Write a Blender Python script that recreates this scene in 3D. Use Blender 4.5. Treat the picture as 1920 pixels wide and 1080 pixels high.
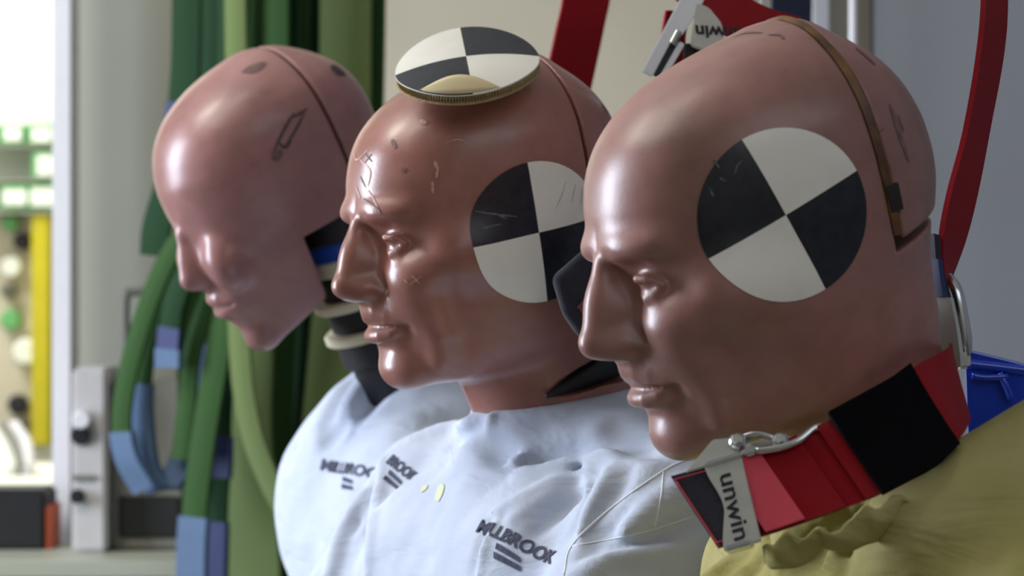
import bpy, bmesh, math, random
import numpy as np
from mathutils import Vector, Matrix
from mathutils.bvhtree import BVHTree

random.seed(7); np.random.seed(7)
S = bpy.context.scene
C = S.collection
for o in list(bpy.data.objects): bpy.data.objects.remove(o)

# ---------------------------------------------------------------- camera, light, exposure
FPX = 6190.0            # focal length in pixels of a 1920 px wide frame
EYE = 1.25              # lens height above the floor (m)
cam_d = bpy.data.cameras.new('camera'); cam = bpy.data.objects.new('camera', cam_d); C.objects.link(cam)
cam.location = (0, 0, EYE); cam.rotation_euler = (math.pi/2, 0, 0)
cam_d.sensor_width = 36.0; cam_d.lens = FPX*36.0/1920.0; cam_d.clip_start = 0.05; cam_d.clip_end = 50
cam_d.dof.use_dof = True; cam_d.dof.focus_distance = 1.85; cam_d.dof.aperture_fstop = 13.0
S.camera = cam
S.view_settings.view_transform = 'Standard'; S.view_settings.look = 'None'
S.view_settings.exposure = -0.2; S.view_settings.gamma = 1.0
S.view_settings.use_curve_mapping = False

W = bpy.data.worlds.new('world'); S.world = W; W.use_nodes = True
bgn = W.node_tree.nodes['Background']
bgn.inputs[0].default_value = (0.62, 0.68, 0.80, 1); bgn.inputs[1].default_value = 0.42

def area(name, loc, target, sx, sy, energy, col):
    l = bpy.data.lights.new(name, 'AREA'); l.shape = 'RECTANGLE'; l.size = sx; l.size_y = sy
    l.energy = energy; l.color = col
    o = bpy.data.objects.new(name, l); C.objects.link(o); o.location = loc
    o.rotation_euler = (Vector(target)-Vector(loc)).to_track_quat('-Z', 'Y').to_euler()
    return o
# daylight from the window left of the row, a ceiling lamp; added fills behind the lens, in the bay and at the wall
area('window_light', (-2.4, 2.75, 1.5), (0.0, 2.05, 1.2), 0.8, 1.3, 96, (0.80, 0.87, 1.0))
area('ceiling_lamp_light', (-0.95, 1.9, 2.62), (-0.4, 2.1, 0), 0.35, 1.3, 10, (1.0, 0.94, 0.82))
area('rear_fill_light', (0.75, 0.2, 2.66), (0.5, 1.9, 0.6), 1.8, 2.2, 20, (0.92, 0.95, 1.0))  # fill added behind the lens to lift the near sides
area('bay_fill_light', (-1.5, 5.7, 2.4), (-1.0, 6.4, 1.1), 0.4, 0.7, 34, (1.0, 1.0, 0.95))  # added to brighten the bay, source unseen
area('wall_fill_light', (-1.3, 2.5, 2.65), (-0.5, 3.8, 1.2), 0.5, 0.9, 26, (1.0, 0.95, 0.84))  # added to light the back wall and slings

def P(px, py, d):       # the place at depth d that the photograph shows at (px, py)
    return Vector(((px-960)/FPX*d, d, EYE-(py-540)/FPX*d))
# ---------------------------------------------------------------- materials
def mat(name, col, rough=0.5, metal=0.0, spec=0.5, noise=0.0, nscale=40.0, col2=None, bump=0.0, bscale=200.0, coat=0.0, sheen=0.0):
    m = bpy.data.materials.new(name); m.use_nodes = True
    nt = m.node_tree; N = nt.nodes; L = nt.links; b = N['Principled BSDF']
    b.inputs['Base Color'].default_value = (*col, 1); b.inputs['Roughness'].default_value = rough
    b.inputs['Metallic'].default_value = metal; b.inputs['Specular IOR Level'].default_value = spec
    b.inputs['Coat Weight'].default_value = coat; b.inputs['Sheen Weight'].default_value = sheen
    tc = N.new('ShaderNodeTexCoord')
    if noise > 0 or col2:
        n = N.new('ShaderNodeTexNoise'); n.inputs['Scale'].default_value = nscale; n.inputs['Detail'].default_value = 6
        L.new(tc.outputs['Object'], n.inputs['Vector'])
        r = N.new('ShaderNodeValToRGB'); r.color_ramp.elements[0].position = 0.35; r.color_ramp.elements[1].position = 0.68
        c2 = col2 or tuple(c*(1-noise) for c in col)
        r.color_ramp.elements[0].color = (*c2, 1); r.color_ramp.elements[1].color = (*col, 1)
        L.new(n.outputs['Fac'], r.inputs['Fac']); L.new(r.outputs['Color'], b.inputs['Base Color'])
    if bump > 0:
        n2 = N.new('ShaderNodeTexNoise'); n2.inputs['Scale'].default_value = bscale; n2.inputs['Detail'].default_value = 3
        L.new(tc.outputs['Object'], n2.inputs['Vector'])
        bp = N.new('ShaderNodeBump'); bp.inputs['Strength'].default_value = bump; bp.inputs['Distance'].default_value = 0.001
        L.new(n2.outputs['Fac'], bp.inputs['Height']); L.new(bp.outputs['Normal'], b.inputs['Normal'])
    return m

def srgb(r, g, b):
    f = lambda c: ((c/255+0.055)/1.055)**2.4 if c > 10 else c/255/12.92
    return (f(r), f(g), f(b))

def webbing(name, col, col2, scale=900.0, axis='X', rough=0.6):
    # woven belt: fine ribs across, colour and relief both
    m = mat(name, col, rough, spec=0.2)
    nt = m.node_tree; N = nt.nodes; L = nt.links; b = N['Principled BSDF']
    uv = N.new('ShaderNodeUVMap'); uv.uv_map = 'UVMap'
    w = N.new('ShaderNodeTexWave'); w.wave_type = 'BANDS'; w.bands_direction = axis
    w.inputs['Scale'].default_value = scale; w.inputs['Distortion'].default_value = 0.4
    L.new(uv.outputs['UV'], w.inputs['Vector'])
    r = N.new('ShaderNodeValToRGB'); r.color_ramp.elements[0].color = (*col2, 1); r.color_ramp.elements[1].color = (*col, 1)
    r.color_ramp.elements[0].position = 0.15; r.color_ramp.elements[1].position = 0.6
    L.new(w.outputs['Fac'], r.inputs['Fac']); L.new(r.outputs['Color'], b.inputs['Base Color'])
    bp = N.new('ShaderNodeBump'); bp.inputs['Strength'].default_value = 0.5; bp.inputs['Distance'].default_value = 0.0006
    L.new(w.outputs['Fac'], bp.inputs['Height']); L.new(bp.outputs['Normal'], b.inputs['Normal'])
    return m

# ---------------------------------------------------------------- objects
def link(o, parent=None):
    C.objects.link(o)
    if parent is not None:
        o.parent = parent; o.matrix_parent_inverse = parent.matrix_basis.inverted()
    return o

def tag(o, label=None, cat=None, group=None, kind=None):
    if label: o['label'] = label
    if cat: o['category'] = cat
    if group: o['group'] = group
    if kind: o['kind'] = kind
    return o

def empty(name, loc):
    o = bpy.data.objects.new(name, None); o.location = loc; o.empty_display_size = 0.05; C.objects.link(o); return o

def mesh_obj(name, verts, faces, mats, parent=None, smooth=True, midx=None, uvs=None):
    me = bpy.data.meshes.new(name)
    me.from_pydata([tuple(v) for v in verts], [], [tuple(f) for f in faces])
    for m in (mats if isinstance(mats, (list, tuple)) else [mats]): me.materials.append(m)
    if midx is not None: me.polygons.foreach_set('material_index', np.asarray(midx, dtype=np.int32))
    if uvs is not None:
        ul = me.uv_layers.new(name='UVMap')
        li = np.empty(len(me.loops), dtype=np.int32); me.loops.foreach_get('vertex_index', li)
        ul.data.foreach_set('uv', np.asarray(uvs, dtype=np.float32)[li].ravel())
    if smooth: me.polygons.foreach_set('use_smooth', np.ones(len(me.polygons), dtype=bool))
    me.update()
    return link(bpy.data.objects.new(name, me), parent)

def np_mesh(name, V, Q, mats, parent=None):
    me = bpy.data.meshes.new(name)
    nv, nf = len(V), len(Q)
    me.vertices.add(nv); me.vertices.foreach_set('co', np.asarray(V, dtype=np.float32).ravel())
    me.loops.add(nf*4); me.loops.foreach_set('vertex_index', np.asarray(Q, dtype=np.int32).ravel())
    me.polygons.add(nf); me.polygons.foreach_set('loop_start', np.arange(0, nf*4, 4, dtype=np.int32))
    try: me.polygons.foreach_set('loop_total', np.full(nf, 4, dtype=np.int32))
    except Exception: pass
    me.polygons.foreach_set('use_smooth', np.ones(nf, dtype=bool))
    for m in (mats if isinstance(mats, (list, tuple)) else [mats]): me.materials.append(m)
    me.update(calc_edges=True); me.validate()
    return link(bpy.data.objects.new(name, me), parent)

def bm_obj(name, bm, mats, parent=None, smooth=False):
    me = bpy.data.meshes.new(name); bmesh.ops.recalc_face_normals(bm, faces=bm.faces); bm.to_mesh(me); bm.free()
    for m in (mats if isinstance(mats, (list, tuple)) else [mats]): me.materials.append(m)
    if smooth: me.polygons.foreach_set('use_smooth', np.ones(len(me.polygons), dtype=bool))
    return link(bpy.data.objects.new(name, me), parent)

def box(name, lo, hi, m, parent=None, bev=0.0, M=None):
    bm = bmesh.new(); bmesh.ops.create_cube(bm, size=1)
    lo, hi = Vector(lo), Vector(hi)
    for v in bm.verts: v.co = Vector(((v.co[i]+0.5)*(hi[i]-lo[i])+lo[i] for i in range(3)))
    if bev > 0: bmesh.ops.bevel(bm, geom=bm.edges[:], offset=bev, segments=2, affect='EDGES')
    if M is not None: bmesh.ops.transform(bm, matrix=M, verts=bm.verts)
    return bm_obj(name, bm, m, parent)

def catmull(pts, n):
    pts = [Vector(p) for p in pts]; out = []
    if len(pts) == 2: return [pts[0].lerp(pts[1], i/n) for i in range(n+1)]
    for i in range(len(pts)-1):
        p0 = pts[i-1] if i else pts[0]*2-pts[1]
        p1, p2 = pts[i], pts[i+1]; p3 = pts[i+2] if i+2 < len(pts) else pts[-1]*2-pts[-2]
        for k in range(n):
            t = k/n
            out.append(0.5*((2*p1)+(p2-p0)*t+(2*p0-5*p1+4*p2-p3)*t*t+(3*p1-p0-3*p2+p3)*t**3))
    out.append(pts[-1]); return out

def ribbon(name, centre, wid, thick, m, parent=None, n=10, closed=False, nw=4, crown=0.0):
    """A belt: centre = list of points, wid = list of half-width vectors; gets real thickness and UVs in metres."""
    cs = catmull(centre, n); ws = catmull(wid, n)
    V, F, UV = [], [], []; L = 0.0; k = nw+1
    for i, (c, w) in enumerate(zip(cs, ws)):
        if i: L += (c-cs[i-1]).length
        t = (cs[min(i+1, len(cs)-1)]-cs[max(i-1, 0)]).normalized(); nn = t.cross(w).normalized()
        for s in (0, 1):
            for j in range(k):
                a = -1+2*j/nw
                off = (thick/2 if s else -thick/2)+crown*(1-a*a)
                V.append(c+w*a+nn*off); UV.append((L, w.length*a))
    r = 2*k
    for i in range(len(cs)-1):
        for j in range(nw):
            F.append((i*r+j, i*r+j+1, (i+1)*r+j+1, (i+1)*r+j))
            F.append((i*r+k+j, (i+1)*r+k+j, (i+1)*r+k+j+1, i*r+k+j+1))
        F.append((i*r, (i+1)*r, (i+1)*r+k, i*r+k)); F.append((i*r+nw, i*r+k+nw, (i+1)*r+k+nw, (i+1)*r+nw))
    e = (len(cs)-1)*r
    for j in range(nw):
        F.append((j, k+j, k+j+1, j+1)); F.append((e+j, e+j+1, e+k+j+1, e+k+j))
    o = mesh_obj(name, V, F, m, parent, smooth=True, uvs=UV)
    md = o.modifiers.new('edges', 'EDGE_SPLIT'); md.split_angle = math.radians(50)
    return o

def tube(name, pts, r, m, parent=None, n=8, seg=12):
    cs = catmull(pts, n); V, F = [], []
    a = None
    for i, c in enumerate(cs):
        t = (cs[min(i+1, len(cs)-1)]-cs[max(i-1, 0)]).normalized()
        if a is None: a = t.cross(Vector((0.31, 0.2, 0.93))).normalized()
        a = (a-t*a.dot(t)).normalized(); b = t.cross(a)
        rr = r if not callable(r) else r(i/(len(cs)-1))
        for j in range(seg):
            an = 2*math.pi*j/seg; V.append(c+a*math.cos(an)*rr+b*math.sin(an)*rr)
    for i in range(len(cs)-1):
        for j in range(seg):
            F.append((i*seg+j, i*seg+(j+1) % seg, (i+1)*seg+(j+1) % seg, (i+1)*seg+j))
    F.append(tuple(range(seg))[::-1]); F.append(tuple(range((len(cs)-1)*seg, len(cs)*seg)))
    return mesh_obj(name, V, F, m, parent)

# ---------------------------------------------------------------- modelling with distance fields (mm)
def pchip(x, y, q):
    h = np.diff(x); d = np.diff(y)/h; m = np.zeros(len(x))
    for i in range(1, len(x)-1):
        if d[i-1]*d[i] > 0:
            w1, w2 = 2*h[i]+h[i-1], h[i]+2*h[i-1]; m[i] = (w1+w2)/(w1/d[i-1]+w2/d[i])
    m[0], m[-1] = d[0], d[-1]
    i = np.clip(np.searchsorted(x, q)-1, 0, len(h)-1); t = (q-x[i])/h[i]
    return (2*t**3-3*t**2+1)*y[i]+(t**3-2*t**2+t)*h[i]*m[i]+(-2*t**3+3*t**2)*y[i+1]+(t**3-t**2)*h[i]*m[i+1]

class Field:
    def __init__(s, lo, hi, h):
        s.lo = np.array(lo, float); s.h = h
        s.n = [int(math.ceil((hi[i]-lo[i])/h))+1 for i in range(3)]
        s.ax = [(s.lo[i]+h*np.arange(s.n[i])).astype(np.float32) for i in range(3)]
        s.F = np.full(s.n, 1e3, dtype=np.float32)
    def grid(s, bb=None):
        sl = []
        for i in range(3):
            if bb is None: sl.append(slice(0, s.n[i])); continue
            a = max(0, int(math.floor((bb[0][i]-s.lo[i])/s.h))); b = min(s.n[i], int(math.ceil((bb[1][i]-s.lo[i])/s.h))+1)
            sl.append(slice(a, max(b, a)))
        x = s.ax[0][sl[0]][:, None, None]; y = s.ax[1][sl[1]][None, :, None]; z = s.ax[2][sl[2]][None, None, :]
        return tuple(sl), x, y, z
    @staticmethod
    def bb(c0, c1, r):
        c0, c1 = np.array(c0, float), np.array(c1, float); return np.minimum(c0, c1)-r, np.maximum(c0, c1)+r
    def _mix(s, sl, d, k, op):
        A = s.F[sl]
        if op == 'add':
            h = np.clip(0.5+0.5*(A-d)/k, 0, 1); s.F[sl] = A*(1-h)+d*h-k*h*(1-h)
        else:
            h = np.clip(0.5-0.5*(A+d)/k, 0, 1); s.F[sl] = A*(1-h)-d*h+k*h*(1-h)
    def ell(s, c, r, k=6, op='add', rot=0.0, yaw=0.0):
        R = max(r)+2*k+4
        sl, x, y, z = s.grid((np.array(c)-R, np.array(c)+R))
        x = x-c[0]; y = y-c[1]; z = z-c[2]
        if rot:          # about x
            a = math.radians(rot); y, z = y*math.cos(a)+z*math.sin(a), -y*math.sin(a)+z*math.cos(a)
        if yaw:          # about z
            a = math.radians(yaw); x, y = x*math.cos(a)+y*math.sin(a), -x*math.sin(a)+y*math.cos(a)
        q = np.sqrt((x/r[0])**2+(y/r[1])**2+(z/r[2])**2)+1e-6
        g = np.sqrt((x/r[0]**2)**2+(y/r[1]**2)**2+(z/r[2]**2)**2)+1e-6
        s._mix(sl, (q*(q-1)/g).astype(np.float32), k, op)
    def cap(s, a, b, ra, rb=None, k=6, op='add'):
        rb = ra if rb is None else rb
        sl, x, y, z = s.grid(Field.bb(a, b, max(ra, rb)+2*k+4))
        a = np.array(a, float); b = np.array(b, float); d = b-a; L2 = float(d@d)+1e-9
        t = np.clip(((x-a[0])*d[0]+(y-a[1])*d[1]+(z-a[2])*d[2])/L2, 0, 1)
        dd = np.sqrt((x-a[0]-t*d[0])**2+(y-a[1]-t*d[1])**2+(z-a[2]-t*d[2])**2)-(ra+(rb-ra)*t)
        s._mix(sl, dd.astype(np.float32), k, op)
    def chain(s, pts, rs, k=4, op='add'):
        # one smooth stroke: plain minimum inside, blended once
        R = max(rs)+2*k+4; P_ = np.array(pts, float)
        sl, x, y, z = s.grid((P_.min(0)-R, P_.max(0)+R)); D = None
        for i in range(len(pts)-1):
            a, b = P_[i], P_[i+1]; d = b-a; L2 = float(d@d)+1e-9
            t = np.clip(((x-a[0])*d[0]+(y-a[1])*d[1]+(z-a[2])*d[2])/L2, 0, 1)
            dd = np.sqrt((x-a[0]-t*d[0])**2+(y-a[1]-t*d[1])**2+(z-a[2]-t*d[2])**2)-(rs[i]+(rs[i+1]-rs[i])*t)
            D = dd if D is None else np.minimum(D, dd)
        s._mix(sl, D.astype(np.float32), k, op)
    def plane_cut(s, n, d, k=2.0):      # keep n.p < d
        sl, x, y, z = s.grid(); n = np.array(n, float); n /= np.linalg.norm(n)
        D = (n[0]*x+n[1]*y+n[2]*z-d).astype(np.float32)*np.ones(s.n, np.float32)
        h = np.clip(0.5-0.5*(D-s.F)/k, 0, 1); s.F = (D*(1-h)+s.F*h+k*h*(1-h)).astype(np.float32)
    def loft(s, tab, zmax=None, n_front=2.2, n_back=2.2):
        """tab rows: z, y_front, y_back, half_width, y_centre, exponent"""
        T = np.array(sorted(tab)); z = s.ax[2]
        def smooth(col):
            zz = np.linspace(T[0, 0], T[-1, 0], 400); v = pchip(T[:, 0], T[:, col], zz)
            kk = np.hanning(19); kk /= kk.sum(); vp = np.pad(v, 9, mode='edge'); v = np.convolve(vp, kk, 'valid')
            return np.interp(z, zz, v).astype(np.float32)
        yf, yb, w, yc, ex = [smooth(i) for i in range(1, 6)]
        _, X, Y, _ = s.grid()
        X = np.abs(X); yy = Y-yc[None, None, :]
        a = np.where(yy > 0, np.maximum(yf-yc, 1)[None, None, :], np.maximum(yc-yb, 1)[None, None, :])
        e = ex[None, None, :]
        rho = ((X/w[None, None, :])**e+(np.abs(yy)/a)**e)**(1/e)+1e-6
        r = np.sqrt(X*X+yy*yy)+1e-3
        F = (r*(1-1/rho)).astype(np.float32)
        g = np.gradient(F, s.h); gm = np.sqrt(g[0]**2+g[1]**2+g[2]**2)
        F = F/np.clip(gm, 0.6, 12)
        return F
    def sample(s, p):
        q = (np.asarray(p)-s.lo)/s.h; i = np.floor(q).astype(int)
        if (i < 0).any() or (i >= np.array(s.n)-1).any(): return 1e3
        f = q-i; c = s.F[i[0]:i[0]+2, i[1]:i[1]+2, i[2]:i[2]+2]
        c = c[0]*(1-f[0])+c[1]*f[0]; c = c[0]*(1-f[1])+c[1]*f[1]; return float(c[0]*(1-f[2])+c[1]*f[2])
    def march(s, o, d, t0, t1, step=2.0):
        o = np.array(o, float); d = np.array(d, float); t = t0; prev = None
        while t < t1:
            v = s.sample(o+d*t)
            if v < 0:
                if prev is None or prev > 500: return o+d*t
                return o+d*(t-step*(-v)/(prev-v+1e-9))
            prev = v; t += step
        return None
    def mesh(s, smooth=1):
        return surface_nets(s.F, s.lo, s.h, smooth)

def surface_nets(F, lo, h, smooth=1):
    I = F < 0; nx, ny, nz = F.shape
    cs = np.zeros((nx-1, ny-1, nz-1), np.int8)
    for a in (0, 1):
        for b in (0, 1):
            for c in (0, 1): cs += I[a:nx-1+a, b:ny-1+b, c:nz-1+c]
    act = (cs > 0) & (cs < 8)
    idx = np.full(act.shape, -1, np.int32); cells = np.argwhere(act); idx[act] = np.arange(len(cells))
    acc = np.zeros((len(cells), 3)); cnt = np.zeros(len(cells))
    i, j, k = cells.T
    for ax in range(3):
        o1, o2 = [q for q in range(3) if q != ax]
        for u in (0, 1):
            for v in (0, 1):
                st = np.zeros(3, int); st[o1] = u; st[o2] = v; en = st.copy(); en[ax] = 1
                fa = F[i+st[0], j+st[1], k+st[2]]; fb = F[i+en[0], j+en[1], k+en[2]]
                m = (fa < 0) != (fb < 0); t = np.where(m, fa/(fa-fb+1e-12), 0)
                p = np.tile(st.astype(float), (len(cells), 1)); p[:, ax] += t
                acc[m] += p[m]; cnt[m] += 1
    V = (cells+acc/cnt[:, None])*h+lo
    Q = []
    for ax in range(3):
        o1, o2 = (ax+1) % 3, (ax+2) % 3
        A = np.moveaxis(I, [ax, o1, o2], [0, 1, 2]); X = np.moveaxis(idx, [ax, o1, o2], [0, 1, 2])
        e = (A[:-1, 1:-1, 1:-1] != A[1:, 1:-1, 1:-1])
        p, q, r = np.nonzero(e); q = q+1; r = r+1
        quad = np.stack([X[p, q-1, r-1], X[p, q, r-1], X[p, q, r], X[p, q-1, r]], 1)
        fl = A[:-1, 1:-1, 1:-1][e]
        quad[~fl] = quad[~fl][:, ::-1]
        Q.append(quad)
    Q = np.concatenate(Q); Q = Q[(Q >= 0).all(1)]
    for _ in range(smooth):
        s_ = np.zeros_like(V); c_ = np.zeros(len(V))
        for a in range(4):
            b = (a+1) % 4
            np.add.at(s_, Q[:, a], V[Q[:, b]]); np.add.at(c_, Q[:, a], 1)
            np.add.at(s_, Q[:, b], V[Q[:, a]]); np.add.at(c_, Q[:, b], 1)
        V = V*0.5+0.5*s_/np.maximum(c_, 1)[:, None]
    return V, Q

def frame_matrix(origin, yaw, pitch, roll=0.0):
    """Local mm frame -> world: x person's right, y where the face points, z crown."""
    ps, p = math.radians(yaw), math.radians(pitch)
    r0 = Vector((-math.sin(ps), math.cos(ps), 0)); f0 = Vector((-math.cos(ps), -math.sin(ps), 0)); u0 = Vector((0, 0, 1))
    f = f0*math.cos(p)-u0*math.sin(p); u = u0*math.cos(p)+f0*math.sin(p)
    if roll:
        a = math.radians(roll); r0, u = r0*math.cos(a)+u*math.sin(a), u*math.cos(a)-r0*math.sin(a)
    M = Matrix((r0, f, u)).transposed().to_4x4()
    return Matrix.Translation(origin) @ M @ Matrix.Scale(0.001, 4)

def to_world(V, M):
    A = np.array(M); return V @ A[:3, :3].T + A[:3, 3]

def pix_ray(px, py):
    return Vector((0, 0, EYE)), P(px, py, 1.0)-Vector((0, 0, EYE))

def bvh_of(V, Q):
    return BVHTree.FromPolygons([tuple(v) for v in V], [tuple(int(i) for i in q) for q in Q])
# ---------------------------------------------------------------- heads
def head_field(h, eyes_open=0.5):
    f = Field((-92, -104, -175), (8, 136, 104), h)      # one half; mirrored afterwards
    tab = [  # z, front, back, half width, centre, exponent
        (-175, 30, -75, 50, -30, 2.1), (-112, 34, -66, 44, -20, 2.1),
        (-107, 66, -62, 44, 0, 2.05), (-103, 82, -60, 47, 0, 2.05), (-97, 90, -58, 50, 0, 2.0), (-88, 93, -58, 54, 0, 1.95), (-77, 92, -59, 58, 0, 1.95), (-62, 92, -62, 63, 0, 2.0),
        (-46, 93, -68, 67, 0, 2.05), (-30, 93, -75, 70, -2, 2.1), (-15, 92, -81, 72, -4, 2.15),
        (0, 93, -85, 74, -6, 2.2), (12, 95.5, -86, 75, -8, 2.2), (22, 95.5, -86, 76, -8, 2.15), (41, 90.5, -82, 75, -8, 2.15),
        (56, 82, -75, 70.5, -8, 2.15), (69, 69, -65, 62, -10, 2.1), (80, 50, -53, 50, -14, 2.1), (87, 29, -46, 38.5, -18, 2.1),
        (92, 3, -40, 24.5, -22, 2.05), (95, -16, -32, 8, -25, 2.0), (96, -24.5, -25.5, 0.6, -25, 2.0), (104, -24.5, -25.5, 0.6, -25, 2.0)]
    base = f.loft(tab)
    _, x, y, z = f.grid()
    base = np.maximum(base, (z-95.2)*0.95)
    # underside of the jaw: rises from the chin towards the ear angle
    jaw = ((-z-107.5)+(62-y)*0.0).astype(np.float32)
    jl = (-(z+107)-np.clip((62-y), 0, 200)*(-0.30)).astype(np.float32)     # line climbing backwards
    k = 8.0
    hh = np.clip(0.5-0.5*(jl-base)/k, 0, 1); f.F = (jl*(1-hh)+base*hh+k*hh*(1-hh)).astype(np.float32)
    # neck
    f.cap((0, 2, -66), (0, -26, -160), 50, 54, k=16)
    f.ell((0, -38, -60), (46, 26, 50), k=18)
    # cheekbones
    f.ell((-52, 46, -24), (14, 26, 16), k=18)
    # brow
    f.ell((-13, 90.0, 11.5), (13, 7.0, 6.0), k=10, yaw=14)
    f.ell((-31, 86.0, 9.5), (14, 6.5, 5.0), k=11, yaw=30)
    f.ell((0, 104.5, 6), (5, 4.5, 7), k=6, op='sub')
    # eye sockets
    f.ell((-27, 99.0, -8), (11.5, 10, 8.0), k=10, op='sub', yaw=22)
    f.ell((-14.5, 101, -14), (4.5, 6.0, 12), k=9, op='sub')
    # eyeball with lids
    f.ell((-26, 79.6, -10.5), (10, 11, 9.5), k=3)
    f.chain([(-19.5, 85.0, -11), (-22, 89.6, -7.4), (-26, 91.8, -5.8), (-32, 89.6, -6.8), (-38, 84.6, -10.8)], [0.7, 1.8, 2.5, 2.2, 1.3], k=2.2)
    f.chain([(-18.5, 86.4, -12), (-22, 89.6, -14.8), (-27, 90.4, -16.0), (-32.5, 87.8, -14.8), (-37.5, 84.2, -11.4)], [0.5, 1.3, 1.7, 1.5, 1.1], k=2.2)
    f.chain([(-19, 95.0, -3.2), (-26, 94.8, -1.6), (-33, 91.6, -2.6), (-40, 86, -7)], [0.8, 1.0, 1.0, 0.5], k=2.2, op='sub')
    f.chain([(-21, 93.2, -10.8), (-25, 93.6, -10.6), (-30, 92.2, -10.8), (-34.5, 88.6, -11)], [0.5, 1.2, 1.2, 0.6], k=1.5, op='sub')
    # cheek just below the eye, and the plane running down to the mouth
    f.ell((-33, 81, -32), (20, 12.5, 13), k=11, yaw=24)
    f.ell((-30, 78, -46), (13, 12, 14), k=14, yaw=24)
    # nose
    f.cap((0, 97.0, 4), (0, 112.8, -31), 5.2, 6.9, k=6)
    f.ell((0, 111.4, -33.5), (8.0, 9.8, 7.4), k=7)
    f.ell((0, 95, -25), (13.0, 18, 23), k=6, rot=-16)
    f.ell((-8.5, 101, -37.5), (7.6, 13, 7.4), k=7, yaw=-12)
    f.ell((-6.5, 107, -48.0), (3.2, 6, 3.2), k=2.5, op='sub')
    f.chain([(-18.5, 97, -32), (-19.5, 93.5, -39), (-17, 92.5, -46)], [1.0, 1.6, 1.0], k=6, op='sub')
    # muzzle, lips
    f.ell((0, 76, -57), (31, 22, 25), k=14)
    f.chain([(0, 96.8, -52.6), (-6, 96.8, -53.0), (-14, 94.4, -55.6), (-25, 86.6, -60.8)], [6.0, 6.0, 4.6, 1.6], k=5)
    f.chain([(0, 98.0, -67.8), (-7, 97.4, -67.6), (-15, 93.8, -66.6), (-24, 87, -63.4)], [5.9, 5.7, 4.6, 1.8], k=2.6)
    f.chain([(0, 103.0, -61.6), (-8, 101.2, -61.4), (-16, 96.6, -61.8), (-28, 87.4, -63.4)], [1.2, 1.2, 1.2, 1.0], k=1.8, op='sub')
    f.ell((0, 108.4, -78.5), (20, 12.5, 5.0), k=6, op='sub')
    f.chain([(-27, 90, -67), (-25, 91.5, -74)], [1.2, 1.8], k=9, op='sub')
    f.chain([(-37, 74, -58), (-36, 71.5, -72), (-32, 71, -86)], [4, 5, 3], k=16)
    # chin
    f.ell((0, 82, -91), (22, 15.5, 13), k=9)
    return f

def mirror(f):
    """half field (x from -92 to +8) -> whole"""
    n0 = int(round((0-f.lo[0])/f.h)); half = f.F[:n0+1]
    g = Field((0, 0, 0), (1, 1, 1), 1); g.h = f.h; g.lo = f.lo.copy()
    g.F = np.concatenate([half, half[:-1][::-1]], 0); g.n = list(g.F.shape)
    g.ax = [(g.lo[i]+g.h*np.arange(g.n[i])).astype(np.float32) for i in range(3)]
    return g

def split_cap(f, ycut, gap, zfun, proud=0.0):
    """head without the skull cap, and the cap"""
    _, x, y, z = f.grid()
    reg = np.maximum(y-ycut, zfun(y)-z).astype(np.float32)*np.ones(f.n, np.float32)
    def smax(a, b, k=1.6):
        h = np.clip(0.5-0.5*(b-a)/k, 0, 1); return (b*(1-h)+a*h+k*h*(1-h)).astype(np.float32)
    capF = smax(f.F-proud, reg+gap/2); headF = smax(f.F, -(reg-gap/2))
    return headF, capF

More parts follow.
